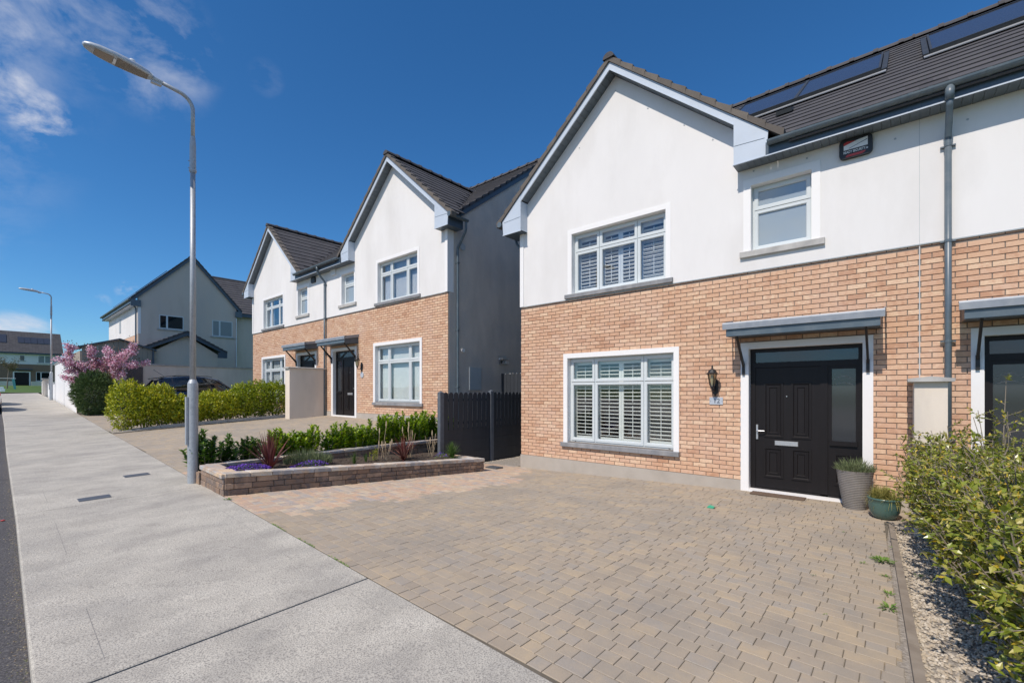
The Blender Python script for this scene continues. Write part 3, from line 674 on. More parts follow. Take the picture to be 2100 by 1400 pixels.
def canopy(T, root, bare=False):
    a, b, yf = 4.725, 6.73, 7.84
    c = MB(T)
    # sloping top, fascia, soffit
    c.prism([(yf + .02, 2.70), (YF, 2.80), (YF, 2.835), (yf + .02, 2.745)], a + .02, b - .02, 'x')
    can = c.build('canopy', FELT, root)
    l = MB(T)
    l.prism([(yf - .03, 2.655), (yf - .005, 2.655), (yf - .005, 2.735), (yf + .06, 2.752), (yf + .06, 2.768), (yf - .02, 2.764), (yf - .034, 2.74)], a - .02, b + .02, 'x')
    l.prism([(yf - .02, 2.67), (YF, 2.765), (YF, 2.862), (yf - .02, 2.764)], a - .02, a + .0, 'x')
    if not bare: l.prism([(yf - .02, 2.67), (YF, 2.765), (YF, 2.862), (yf - .02, 2.764)], b, b + .02, 'x')
    l.build('lead_edge', LEAD, can)
    fs = MB(T); fs.box(a + .03, b - .03, yf, yf + .02, 2.54, 2.655); fs.box(a + .03, b - .03, yf - .004, yf, 2.545, 2.553)
    fs.build('canopy_fascia', GUTTER, can)
    sd_ = MB(T); sd_.prism([(yf + .02, 2.54), (YF, 2.56), (YF, 2.79), (yf + .02, 2.70)], a + .03, a + .045, 'x'); sd_.prism([(yf + .02, 2.54), (YF, 2.56), (YF, 2.79), (yf + .02, 2.70)], b - .045, b - .03, 'x')
    sd_.build('canopy_side', TIMBER if bare else FASCIA, can)
    MB(T).prism([(yf + .02, 2.545), (YF, 2.562), (YF, 2.58), (yf + .02, 2.56)], a + .05, b - .05, 'x').build('canopy_soffit', FASCIA, can)
    for u in (4.895, 6.545):
        k = MB(T); k.box(u - .02, u + .02, YF - .05, YF - .024, 1.93, 2.12); k.prism([(YF - .05, 2.06), (YF - .024, 2.12), (YF - .03, 2.14), (yf + .08, 2.555), (yf + .04, 2.545)], u - .014, u + .014, 'x')
        k.tube([(u, YF - .055, 1.97), (u, YF - .045, 1.97)], .008, 6); k.tube([(u, YF - .055, 2.07), (u, YF - .045, 2.07)], .008, 6)
        k.build('bracket', BLACKM, can)

def tiles_slope(p0, du, dup, nrm, ncol, nrow, keep, gauge=.325, w=.30, c_from=0):
    """matrices of tiles: p0 lower corner, du unit along the eave, dup unit up the slope"""
    R = Matrix((du, dup, nrm)).transposed(); out = []
    if R.determinant() < 0: R = Matrix((-du, dup, nrm)).transposed()
    for r in range(nrow):
        for c in range(c_from, ncol):
            p = p0 + du * ((c + .5 + (.5 if r % 2 else 0)) * w) + dup * (r * gauge)
            if keep(p): out.append(M4(p, rot=R))
    return out

def house(x0, sg, z0, label, c0=0., u1=7.1, ua=2.5, za=8.214, gf='shutter', uf='shutter', sw=True, canbare=False, nb=295, nt_=295, roofend=None, pipe=None, group='semi-detached houses in the street'):
    T = Tf(x0, sg, z0); rx, ry, rz = T(3.55, YF, 0)
    root = empty('house', (rx, ry, rz), label, 'house', group)
    o0 = ORG[root.name]
    # openings (clear)
    G = (1.332, 3.70, .556, 2.385); U = (1.445, 3.548, 3.775, 5.085); S = (5.0, 5.86, 4.0, 5.09); D = (4.965, 6.487, -.05, 2.37)
    holes = [G, U, S, D]
    th = .30
    mb = MB(T); wall_boxes(mb, c0, u1, 3.671, 5.5, holes, YF - .012, YF + th)
    # gable triangle of the front wall
    zt = lambda u: za - .16 - GS * abs(u - ua)
    ur = ua + (za - .16 - 5.5) / GS
    poly = [(c0, 5.5), (ur, 5.5), (ua, za - .16), (c0, zt(c0))]
    mb.prism(poly, YF - .012, YF + th, 'y'); mb.box(ur - .6, u1, YF + .06, YF + th, 5.5, 5.62)
    mb.build('wall', RENDER, root)
    MB(T).box(c0 - .012, c0 + .095, YF - .03, YF + .2, 3.668, 5.42).build('corner_band', TRIM, root)
    MB(T).box(c0 - .01, u1, YF - .018, YF + .03, 3.655, 3.671).build('drip_bead', GREYP, root)
    mb = MB(T); wall_boxes(mb, c0, u1, .155, 3.655, holes, YF + .0115, YF + th); mb.build('brick_backing', MORTAR, root)
    mb = MB(T); wall_boxes(mb, c0 - .01, u1, -.6, .155, holes, YF - .012, YF + th); mb.build('plinth', PLINTH, root)
    # bricks, stretcher bond
    items = []; row = 0; z = .155 + .0375 + .002
    while z < 3.65:
        u = c0 + (-.1125 if row % 2 else 0)
        while u < u1:
            a, b = max(u + .005, c0), min(u + .22, u1 - .004); u += .225
            segs = [(a, b)]
            for h in holes:
                if h[2] - .012 < z < h[3] + .012:
                    ns = []
                    for (p, q) in segs:
                        if q <= h[0] or p >= h[1]: ns.append((p, q)); continue
                        if p < h[0]: ns.append((p, h[0]))
                        if q > h[1]: ns.append((h[1], q))
                    segs = ns
            for p, q in segs:
                if q - p > .025: items.append(M4(T((p + q) / 2, YF + random.uniform(-.0012, .0012), z), sx=(q - p) / .215, sz=min(1, (3.655 - z) / .0325)))
        row += 1; z += .075
    spread('brick', root, brick_me, BRICK, items, nb)
    # side wall
    ys = [YF - .0, 18.0]
    side = [(YF + .03, -.6), (YF + .03, 5.6), (RIDGEY, MC + MP * RIDGEY - .12), (18.04, 5.6), (18.04, -.6)]
    MB(T).prism(side, c0 - .006, c0 + .28, 'x').build('side_wall', DASH, root)
    MB(T).box(c0 + .28, u1, 17.8, 18.0, -.6, 5.6).build('back_wall', DASH, root)
    if roofend: MB(T).prism([(YF + .3, 0), (YF + .3, 5.5), (RIDGEY, 9.0), (17.8, 5.5), (17.8, 0)], u1 - .28, u1 - .01, 'x').build('end_wall', DASH, root)
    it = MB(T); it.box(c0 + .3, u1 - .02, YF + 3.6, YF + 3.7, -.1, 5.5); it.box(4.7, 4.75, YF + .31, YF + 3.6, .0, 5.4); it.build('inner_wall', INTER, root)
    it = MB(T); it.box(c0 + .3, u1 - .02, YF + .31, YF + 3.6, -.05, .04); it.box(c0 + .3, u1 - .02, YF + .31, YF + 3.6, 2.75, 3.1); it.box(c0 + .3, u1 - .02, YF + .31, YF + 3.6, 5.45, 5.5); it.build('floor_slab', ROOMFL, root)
    # openings
    window(T, root, G, [1.958, 3.061], 1.86, (1.18, 3.81, .448, .54), gf)
    window(T, root, U, [2.07, 2.926], 4.70, (1.285, 3.69, 3.685, 3.772), uf, glass=GLASSUP)
    window(T, root, S, [], 4.69, (4.84, 6.03, 3.895, 3.995), None, glass=FROSTP, sillmat=SILLP, band=.11)
    door(T, root); canopy(T, root, canbare)
    # ---- main roof
    ridge_z = MC + MP * RIDGEY
    gz_ = lambda u: za + .09 - GS * abs(u - ua)
    ulo, uhi = c0 - .06, u1
    R = Vector((1, 0, 0)); up = Vector((0, 1, MP)).normalized(); nn = Vector((0, -MP, 1)).normalized()
    xa, xb = sorted((T(ulo, 0, 0)[0], T(uhi, 0, 0)[0]))
    y0 = 8.015
    p0 = Vector((xa, y0, MC + MP * y0 + z0 - .035))
    def keep(p):
        u = (p.x - x0) / sg
        if p.x > xb + (.01 if sg > 0 else -.12) or p.x < xa + (.02 if sg < 0 else .12) or p.y > RIDGEY - .12: return False
        return p.z - z0 > gz_(u) - .12 or abs(u - ua) > 2.98
    nc_ = round((xb - xa) / .3); main = tiles_slope(p0, R, up, nn, nc_, 20, keep, w=(xb - xa) / nc_, c_from=-1)
    # ---- cross gable roof
    gl = math.hypot(1, GS)
    gt = []
    for sd_ in (-1, 1):
        du = Vector((0, 1, 0)); dup = Vector((-sd_ * sg, 0, GS)).normalized(); n_ = Vector((sd_ * sg * GS, 0, 1)).normalized()
        e0 = Vector(T(ua + sd_ * 2.96, 8.09, za + .085 - GS * 2.96 - .03))
        def keepg(p):
            u = (p.x - x0) / sg
            return (p.z - z0) > MC + MP * (p.y) - .1 and abs(u - ua) > .06 and p.y > 8.1
        gt += tiles_slope(e0, du, dup, n_, 13, 12, keepg)
    spread('tile', root, tile_me, TILE, main + gt, nt_)
    # backing under the tiles so no light comes through
    rb = MB(T)
    ydeck = 8.12
    rb.add([(ulo, ydeck + .3, MC + MP * (ydeck + .3) - .07), (uhi, ydeck + .3, MC + MP * (ydeck + .3) - .07), (uhi, RIDGEY, ridge_z - .07), (ulo, RIDGEY, ridge_z - .07)], [(0, 1, 2, 3)])
    uu = ua + 2.9
    rb.add([(uu, 8.06, MC + MP * 8.06 - .06), (uhi, 8.06, MC + MP * 8.06 - .06), (uhi, ydeck + .3, MC + MP * (ydeck + .3) - .07), (uu, ydeck + .3, MC + MP * (ydeck + .3) - .07)], [(0, 1, 2, 3)])
    rb.add([(ulo, RIDGEY, ridge_z - .05), (uhi, RIDGEY, ridge_z - .05), (uhi, 18.35, 5.45), (ulo, 18.35, 5.45)], [(0, 1, 2, 3)])
    yv = (za + .05 - MC) / MP
    for sd_ in (-1, 1):
        ue = ua + sd_ * 2.95; ze = za + .05 - GS * 2.95
        rb.add([(ua, 8.12, za + .05), (ue, 8.12, ze), (ue, (ze - MC) / MP + .1, ze), (ua, yv, za + .05)], [(0, 1, 2, 3)])
    rb.build('roof_deck', TILE, root)
    # verge of the main roof on the outer side
    if True:
        v = MB(T); ub = c0 - .06
        v.prism([(8.5, MC + MP * 8.5 - .22), (RIDGEY, ridge_z - .22), (RIDGEY, ridge_z - .06), (8.5, MC + MP * 8.5 - .06)], c0 - .05, c0 - .02, 'x')
        v.prism([(RIDGEY, ridge_z - .22), (18.3, 5.35), (18.3, 5.5), (RIDGEY, ridge_z - .06)], c0 - .05, c0 - .02, 'x')
        v.build('side_bargeboard', FASCIA, root)
        k = 0; y = 8.3
        while y < RIDGEY - .1:
            q = MB(T); zz = MC + MP * y; y2 = y + .3
            q.prism([(y, zz - .06), (y2, zz + MP * .3 - .06), (y2, zz + MP * .3 + .0), (y, zz + .035)], c0 - .075, c0 + .06, 'x'); q.build('verge_tile', TILE, root); y += .265
    # ridge tiles
    n = int((xb - xa) / .435) + 1
    items = [M4((xa + i * .435, RIDGEY, ridge_z + z0), sx=(min(.435, xb - xa - i * .435) / .435)) for i in range(n) if xb - xa - i * .435 > .1]
    L = yv - 8.06
    Rg = Matrix.Rotation(math.pi / 2, 3, 'Z')
    items += [M4((T(ua, 0, 0)[0], 8.04 + i * .435, za + .10 + z0), rot=Rg) for i in range(int(L / .435) + 1)]
    spread('ridge_tile', root, ridge_me, TILE, items, 200)
    # front verge: stepped cloaked tiles on both rakes
    cs = 1 / math.hypot(1, GS)
    for sd_ in (-1, 1):
        k = 0; d = 0.0
        while d < 2.86:
            d2_ = d + .252; z1_ = za - GS * d; z2_ = za - GS * d2_
            q = MB(T); q.prism([(ua + sd_ * d, z1_ + .005), (ua + sd_ * d2_, z2_ + .005), (ua + sd_ * (d2_ + .012), z2_ + .128), (ua + sd_ * (d + .0), z1_ + .098)], 8.065, 8.25, 'y')
            q.build('verge_tile', VERGE, root); d = d2_
        # bargeboard
        e = 2.30 if sd_ * 1 > 0 else 2.30
        q = MB(T); q.prism([(ua, za - .152), (ua + sd_ * 2.30, za - GS * 2.30 - .152), (ua + sd_ * 2.30, za - GS * 2.30), (ua, za)], 8.10, 8.122, 'y')
        q.prism([(ua, za - .160), (ua + sd_ * 2.30, za - GS * 2.30 - .160), (ua + sd_ * 2.30, za - GS * 2.30 - .138), (ua, za - .138)], 8.092, 8.10, 'y')
        q.build('bargeboard', BARGE, root)
        # sloping soffit under the verge, boards across
        d = .0
        q = MB(T)
        while d < 2.28:
            d2_ = min(d + .1, 2.28)
            q.prism([(ua + sd_ * (d + .003), za - GS * (d + .003) - .152), (ua + sd_ * (d2_ - .003), za - GS * (d2_ - .003) - .152), (ua + sd_ * (d2_ - .003), za - GS * d2_ - .14), (ua + sd_ * (d + .003), za - GS * d - .14)], 8.122, YF, 'y'); d = d2_
        q.build('verge_soffit', SOFFIT, root)
        # boxed end
        oi, oo = 2.30, (2.84 if sd_ < 0 else 2.78)
        q = MB(T); zb = 5.395; za_ = lambda d: za - GS * d
        q.prism([(ua + sd_ * oi, zb), (ua + sd_ * oo, zb), (ua + sd_ * (oo + .03), za_(oo + .03) - .005), (ua + sd_ * oi, za_(oi) - .002)], 8.095, 8.118, 'y')
        q.box(*sorted((ua + sd_ * oi, ua + sd_ * (oi + .02))), 8.118, YF, zb, za_(oi) - .15)
        q.box(*sorted((ua + sd_ * (oi - .012), ua + sd_ * (oo + .012))), 8.085, 8.095, zb - .012, zb + .01)
        q.build('box_end', BARGE, root)
        ln = MB(T); ln.prism([(ua + sd_ * (oi + .01), 5.715), (ua + sd_ * (oo - .02), 5.69), (ua + sd_ * (oo - .02), 5.685), (ua + sd_ * (oi + .01), 5.71)], 8.091, 8.095, 'y'); ln.build('board_joint', GUTTER, root)
        q = MB(T)
        back = YF + .3 if sd_ < 0 else YF
        q.box(*sorted((ua + sd_ * oi, ua + sd_ * (oo + .01))), 8.118, back, zb, zb + .012)
        if sd_ < 0: q.box(*sorted((ua + sd_ * (oo - .01), ua + sd_ * (oo + .01))), 8.118, back, zb + .012, za_(oo) - .02)
        q.build('box_soffit', FASCIA, root)
    # short gutter on the outer side of the gable
    ug = ua - 2.94; zg = za - GS * 2.94 - .01
    def halfpipe(mb, pts, r, n=8):
        V = []
        pts = [Vector(p) for p in pts]; d = (pts[1] - pts[0]).normalized(); s_ = Vector((0, 0, 1)).cross(d).normalized(); o_ = Vector((0, 0, 1))
        for p in pts:
            for rr in (r, r - .006):
                for j in range(n + 1):
                    t = math.pi + math.pi * j / n; V.append(p + s_ * (rr * math.cos(t)) + o_ * (rr * math.sin(t)))
        m_ = n + 1; F = []
        for j in range(n): F += [(j, j + 1, 2 * m_ + j + 1, 2 * m_ + j), (m_ + j + 1, m_ + j, 3 * m_ + j, 3 * m_ + j + 1)]
        F += [(0, 2 * m_, 3 * m_, m_), (m_ - 1, 2 * m_ - 1, 4 * m_ - 1, 3 * m_ - 1)]
        F += [tuple(range(m_)), tuple(range(3 * m_ - 1, 2 * m_ - 1, -1))]
        mb.add([tuple(v) for v in V], F)
    q = MB(T); halfpipe(q, [(ug, 8.07, zg + .005), (ug, 8.07 + .68, zg + .005)], .062); q.tube([(ug, 8.055, zg), (ug, 8.075, zg)], .066, 12)
    q.build('gutter', GUTTER, root)
    q = MB(T)
    if sg < 0 or True:
        yp = YF + .33; q.tube([(ug, yp, zg - .05), (ug, yp, zg - .25), (ug + .03, yp, zg - .33), (c0 - .07, yp - .02, zg - .72), (c0 - .06, yp - .02, zg - .8), (c0 - .06, yp - .02, .1)], .036, 10)
        for zz in (4.5, 2.6, 1.0): q.box(c0 - .11, c0 - .0, yp - .06, yp + .02, zz, zz + .03)
    q.build('downpipe', GUTTER, root)
    # eaves: gutter, fascia, soffit on the plain side
    ga = ua + 2.80
    q = MB(T); halfpipe(q, [(ga + .02, 8.0, 5.575), (u1, 8.0, 5.575)], .066); q.build('gutter', GUTTER, root, smooth=False)
    for uu in (ga + .35, ga + 1.15, u1 - .12): q = MB(T); halfpipe(q, [(uu, 8.0, 5.576), (uu + .05, 8.0, 5.576)], .0715); q.build('gutter_union', GUTTER, root)
    q = MB(T); q.box(ga - .02, u1, 8.06, 8.08, 5.385, 5.59); q.build('fascia', FASCIA, root)
    q = MB(T); q.box(ga - .02, u1, 8.052, 8.06, 5.372, 5.388); q.build('eaves_trim', BARGE, root)
    q = MB(T); uu = ua + 2.30
    while uu < u1: q.box(uu + .002, min(uu + .1, u1) - .002, 8.06, YF, 5.372, 5.384); uu += .1
    q.build('soffit', SOFFIT, root)
    return root, T

H1a, T1 = house(-6.945, 1, 0, 'white and brick house number 12 with white window shutters and black front door')
H1b, T1b = house(7.256, -1, 0, 'neighbouring house on the far right whose bare timber canopy side shows', canbare=True, nb=200, nt_=200, roofend=None)
H2b, T2 = house(-9.49, -1, .765, 'right half of the further pair, with white venetian blinds and dashed side wall', c0=.095, u1=7.19, ua=2.66, za=8.195, gf='blind', uf='blind')
H2a, T2a = house(-23.87, 1, .765, 'left half of the further pair, half hidden by the golden hedge', c0=.12, u1=7.19, ua=2.58, za=8.16, gf='blind2', uf='curtain')

# downpipes on the fronts, at the party lines
def frontpipe(root, X, z0, zb):
    q = MB(); y = YF - .07
    q.tube([(X, 8.0, 5.53 + z0), (X, 8.0, 5.36 + z0)], [.05, .045], 12); q.tube([(X, 8.0, 5.38 + z0), (X, 8.02, 5.30 + z0), (X, y, 5.02 + z0), (X, y, 4.9 + z0)], .036, 12); q.tube([(X, y, 4.98 + z0), (X, y, zb)], .036, 14)
    q.build('downpipe', GUTTER, root, smooth=True)
    for zz in (4.88, 3.62, 2.3, 1.0):
        c = MB(); c.tube([(X, y, zz + z0), (X, y, zz + .035 + z0)], .041, 14); c.box(X - .075, X + .075, y + .02, y + .055, zz + z0 + .008, zz + .026 + z0); c.build('pipe_clip', GUTTER, root)
frontpipe(H1b, .435, 0, .0); frontpipe(H2b, -16.50, .765, .72)
MB().box(.150, .162, YF - .006, YF + .01, .155, 3.665).build('movement_joint', pm('sealant', [(.50, .50, .50), (.56, .56, .56)], rough=.7), H1a)
MB().box(.153, .157, YF - .0135, YF - .009, 3.67, 5.38).build('render_joint', GREYP, H1a)
# fixing caps left on the render
mb = MB()
for X, Z in ((-4.44, 7.76), (-3.75, 7.12), (-3.05, 6.53), (-2.55, 6.08), (-5.3, 6.9), (-1.9, 5.32), (-1.15, 5.28), (-.1, 5.2), (.62, 5.19)):
    mb.tube([(X, YF - .018, Z), (X, YF - .006, Z)], .014, 8)
mb.build('fixing_cap', GREYP, H1a)

# ---- solar collectors, roof vents
def on_roof(X, Y, z0=0, off=0.): return Vector((X, Y, MC + MP * Y + z0)) + Vector((0, -MP, 1)).normalized() * off
def solar(X0, X1, Y0, Y1, label, z0=0, n=2, group=None):
    c = on_roof((X0 + X1) / 2, (Y0 + Y1) / 2, z0); root = empty('solar_collector', c, label, 'solar panel', group)
    ux = Vector((1, 0, 0)); uy = Vector((0, 1, MP)).normalized(); un = Vector((0, -MP, 1)).normalized(); L = (Y1 - Y0) * math.hypot(1, MP)
    def slab(a, b, s, t, h0, h1, name, mat):
        q = MB(); o = on_roof(X0, Y0, z0)
        V = [o + ux * x + uy * y + un * h for h in (h0, h1) for x, y in ((a, s), (b, s), (b, t), (a, t))]
        q.add([tuple(v) for v in V], [(3, 2, 1, 0), (4, 5, 6, 7), (0, 1, 5, 4), (1, 2, 6, 5), (2, 3, 7, 6), (3, 0, 4, 7)]); return q.build(name, mat, root)
    W = (X1 - X0) / n
    for i in range(n):
        slab(i * W + .03, (i + 1) * W - .03, .05, L - .05, .06, .085, 'collector_glass', SOLAR)
        for (a, b, s, t) in ((i * W, (i + 1) * W, 0, .05), (i * W, (i + 1) * W, L - .05, L), (i * W, i * W + .03, .05, L - .05), ((i + 1) * W - .03, (i + 1) * W, .05, L - .05)):
            slab(a, b, s, t, .0, .10, 'collector_frame', SOLARF)
    slab(-.08, X1 - X0 + .08, -.16, -.005, .02, .035, 'flashing', FLASH); slab(X1 - X0 + .01, X1 - X0 + .09, 0, L + .1, .02, .06, 'side_flashing', SOLARF); slab(-.09, -.01, 0, L + .1, .02, .06, 'side_flashing', SOLARF)
    return root
solar(-3.0, -.33, 10.66, 12.32, 'pair of blue solar collectors on the roof above the small window of number 12', group='solar collectors')
solar(.33, 3.0, 10.60, 12.34, 'pair of blue solar collectors cut off by the top right edge', group='solar collectors')
q = MB(); 
for (X, Y, z0) in ((-1.75, 9.98, 0),):
    o = on_roof(X, Y, z0); uy = Vector((0, 1, MP)).normalized(); un = Vector((0, -MP, 1)).normalized(); ux = Vector((1, 0, 0))
    V = [o + ux * a + uy * b + un * c for a, b, c in ((-.14, 0, .02), (.14, 0, .02), (.14, .3, .02), (-.14, .3, .02), (-.12, .02, .09), (.12, .02, .09), (.14, .3, .03), (-.14, .3, .03))]
    q.add([tuple(v) for v in V], [(4, 5, 6, 7), (0, 1, 5, 4), (1, 2, 6, 5), (3, 0, 4, 7)])
q.build('roof_vent', SOLARF, H1a)

# ---- fittings on the fronts
def lantern(X, Z, label, ):
    root = empty('wall_lantern', (X, YF, Z), label, 'lamp', 'black lanterns beside the front doors')
    y = YF - .17
    q = MB(); q.prism([(X - .035, Z - .25), (X + .035, Z - .25), (X + .05, Z - .22), (X + .05, Z - .04), (X, Z + .02), (X - .05, Z - .04), (X - .05, Z - .22)], YF - .02, YF - .001, 'y'); q.lathe((X, YF - .016, Z - .30), [(.004, 0), (.014, .03), (.018, .05)], 8)
    q.build('back_plate', BLACKM, root)
    q = MB(); q.tube([(X, YF - .01, Z - .10), (X, YF - .06, Z - .2), (X, YF - .13, Z - .22), (X, y, Z - .17), (X, y, Z - .13)], .011, 8); q.lathe((X, y, Z - .17), [(.006, 0), (.03, .03), (.038, .06)], 12); q.build('arm', BLACKM, root, smooth=True)
    h = [(.04, -.11), (.072, .09)]
    q = MB(); q.lathe((X, y, Z), [(.092, .09), (.095, .10), (.075, .115), (.066, .14), (.05, .165), (.02, .18), (.012, .2), (.016, .21), (.004, .25)], 18)
    for k in range(6):
        t = math.pi * k / 3; q.tube([(X + .042 * math.cos(t), y + .042 * math.sin(t), Z - .11), (X + .076 * math.cos(t), y + .076 * math.sin(t), Z + .092)], .005, 5)
    q.build('lamp_cap', BLACKM, root)
    MB().lathe((X, y, Z), [(.038, -.108), (.07, .088)], 6).build('lamp_glass', AMBER, root)
    MB().lathe((X, y, Z), [(.015, -.1), (.028, -.02), (.03, .03), (.02, .07)], 12).build('bulb', BULB, root)
lantern(-2.511, 1.865, 'black lantern on the brickwork between shuttered window and number 12 door')
lantern(-14.02, 1.865 + .765, 'small black lantern on the further pair beside its right-hand door')
def text(body, size, X, Y, Z, mat, parent, name='lettering', w=None, bold=0):
    cu = bpy.data.curves.new(name, 'FONT'); cu.body = body; cu.size = size; cu.extrude = .0008; cu.align_x = 'CENTER'; cu.align_y = 'CENTER'; cu.offset = bold
    ob = bpy.data.objects.new(name, cu); COL.objects.link(ob); bpy.context.view_layer.update()
    me = bpy.data.meshes.new_from_object(ob.evaluated_get(bpy.context.evaluated_depsgraph_get())); bpy.data.objects.remove(ob)
    me.materials.clear(); me.materials.append(mat)
    o = link(name, me, parent); k = 1
    if w:
        xs = [v.co.x for v in me.vertices]; k = w / (max(xs) - min(xs))
    R = Matrix.Rotation(math.radians(90), 3, 'X')
    o.matrix_local = M4(Vector((X, Y, Z)) - ORG[root_of(parent).name], sx=k, rot=R); return o
pl = empty('number_plate', (-2.495, YF, 1.42), 'pale metal number plate reading 12 under the lantern', 'number plate')
MB().cbox(-2.607, -2.383, YF - .016, YF - .003, 1.425, 1.553, .003).build('plate', PLATE, pl)
text('12', .115, -2.485, YF - .0175, 1.488, INK, pl, bold=.0015)
q = MB()
for X in (-2.59, -2.40): q.tube([(X, YF - .021, 1.489), (X, YF - .016, 1.489)], .008, 8)
q.build('plate_screw', CHROME, pl)
q = MB(); q.lathe((0, 0, 0), [(.1, 0), (.1, .014)], 18); 
V = [(-13.99 + v[0] * .95, YF - .004 - v[2], 2.225 + v[1]) for v in q.V]; q2 = MB(); q2.V = V; q2.F = q.F; q2.M = q.M
single('number_plate', q2, PLATE, 'small round number plate under the lantern of the further pair', 'number plate')
# alarm box
al = empty('alarm_box', (-.55, YF, 5.1), 'black and red burglar alarm box with white lettering under the eaves', 'alarm box')
def rrect(x0, x1, z0, z1, r, n=4):
    out = []
    for cx, cz, a in ((x1 - r, z0 + r, -90), (x1 - r, z1 - r, 0), (x0 + r, z1 - r, 90), (x0 + r, z0 + r, 180)):
        for k in range(n + 1):
            t = math.radians(a + 90 * k / n); out.append((cx + r * math.cos(t), cz + r * math.sin(t)))
    return out
ax0, ax1, az0, az1 = -.735, -.345, 5.085, 5.365
q = MB(); q.prism(rrect(ax0, ax1, az0, az1, .06), YF - .075, YF - .012, 'y'); q.build('housing', BLACKM, al)
MB().prism([(-.68, 5.205), (-.40, 5.205), (-.40, 5.33), (-.52, 5.315), (-.68, 5.27)], YF - .0775, YF - .075, 'y').build('white_panel', WHITEP, al)
MB().prism([(-.68, 5.272), (-.54, 5.313), (-.64, 5.325), (-.68, 5.31)], YF - .0785, YF - .0755, 'y').build('red_corner', REDP, al)
MB().prism([(-.66, 5.1), (-.46, 5.1), (-.42, 5.128), (-.43, 5.135), (-.64, 5.13)], YF - .079, YF - .075, 'y').build('red_strobe', REDP, al)
MB().prism([(-.62, 5.215), (-.405, 5.285), (-.405, 5.295), (-.62, 5.222)], YF - .0785, YF - .0755, 'y').build('stripe', INK, al)
text('READY SECURITY.ie', .05, -.54, YF - .0765, 5.168, WHITEP, al, w=.285, bold=.001)
# alarms of the further pair
single('alarm_box', MB().prism(rrect(-17.62, -17.3, 5.90, 6.12, .04), YF - .07, YF - .01, 'y'), BLACKM, 'dark alarm box under the eaves left of the far downpipe', 'alarm box')
single('alarm_box', MB().prism(rrect(-16.05, -15.72, 5.94, 6.17, .03), YF - .07, YF - .01, 'y'), WHITEP, 'white alarm box under the eaves right of the far downpipe', 'alarm box')
# fittings on the dashed side wall of the further pair (X = -9.585)
XS = -9.583
single('meter_box', MB().box(XS, XS + .05, 9.16, 9.62, 1.70, 2.36), GREYP, 'pale grey meter box on the shaded dashed side wall', 'meter box')
q = MB(); q.tube([(XS, 8.90, 2.83), (XS + .05, 8.90, 2.83)], .055, 14); single('wall_vent', q, WHITEP, 'small round white vent on the side wall above the meter box', 'vent')
q = MB(); q.tube([(XS, 8.89, 5.79), (XS + .03, 8.89, 5.79)], .1, 16); single('wall_vent', q, GREYP, 'grey round vent cover high on the shaded side wall', 'vent')
fl = empty('boiler_flue', (XS, 10.6, 2.6), 'metal caged boiler flue on the side wall near the passage gate', 'flue')
q = MB(); q.box(XS, XS + .14, 10.45, 10.75, 2.66, 2.70); q.box(XS, XS + .02, 10.42, 10.78, 2.5, 2.78)
for k in range(4): q.tube([(XS, 10.48 + k * .08, 2.66), (XS + .15, 10.48 + k * .08, 2.62), (XS + .15, 10.48 + k * .08, 2.54), (XS, 10.48 + k * .08, 2.5)], .006, 5)
q.build('cage', CHROME, fl)
MB().tube([(XS, 10.56, 2.58), (XS + .12, 10.56, 2.58)], .05, 10).build('flue_pipe', BLACKM, fl)

# ---- dividing walls between front doors
def pier(X0, X1, Y0, zb, zt, label, mat=GWALL):
    root = empty('dividing_wall', ((X0 + X1) / 2, Y0, zb), label, 'wall', 'low rendered walls between paired front doors')
    MB().box(X0, X1, Y0, YF - .015, zb - .3, zt - .06).build('render', mat, root)
    q = MB(); q.prism([(X0 - .055, zt - .06), (X1 + .055, zt - .06), (X1 + .06, zt - .025), ((X0 + X1) / 2, zt), (X0 - .06, zt - .025)], Y0 - .06, YF - .02, 'y'); q.build('cap', SILLP, root)
pier(.085, .365, 7.0, .0, 1.825, 'pale rendered dividing wall rising behind the green shrub at right')
pier(-16.85, -16.5, 7.0, .75, 2.545, 'pale rendered dividing wall beside the far downpipe behind the hedge')

# ------------------------------------------------------------------ planter
def zbed(y): return lot(bedface(min(y, 7.15)), y)
bed = empty('planter', (-7.9, 2.2, .15), 'long raised planter of mixed brown blocks with pale coping in the drive', 'planter')
def block(pts2, z0a, z0b, z1a, z1b, nrmv, depth, mat, name='stone'):
    """a block along a wall line: pts2 two plan points, heights at each end"""
    (xa, ya), (xb, yb) = pts2; nx, ny = nrmv; j = random.uniform(-.004, .005); g = .003; c = .006
    L = math.hypot(xb - xa, yb - ya); tx, ty = (xb - xa) / L, (yb - ya) / L
    def P3(s, d, z): return (xa + tx * s + nx * (d + j), ya + ty * s + ny * (d + j), z)
    fr = [(g, z0a + g), (L - g, z0b + g), (L - g, z1b - g), (g, z1a - g)]
    V = [P3(s + (c if s < L / 2 else -c), 0, z + (c if k < 2 else -c)) for k, (s, z) in enumerate(fr)] + [P3(s, -c, z) for s, z in fr] + [P3(s, -depth, z) for s, z in fr]
    F = [(0, 1, 2, 3)] + [(i, i + 4, (i + 1) % 4 + 4, (i + 1) % 4) for i in range(4)] + [(i + 4, i + 8, (i + 1) % 4 + 8, (i + 1) % 4 + 4) for i in range(4)] + [(11, 10, 9, 8)]
    q = MB(); q.add(V, F); q.build(name, mat, bed)
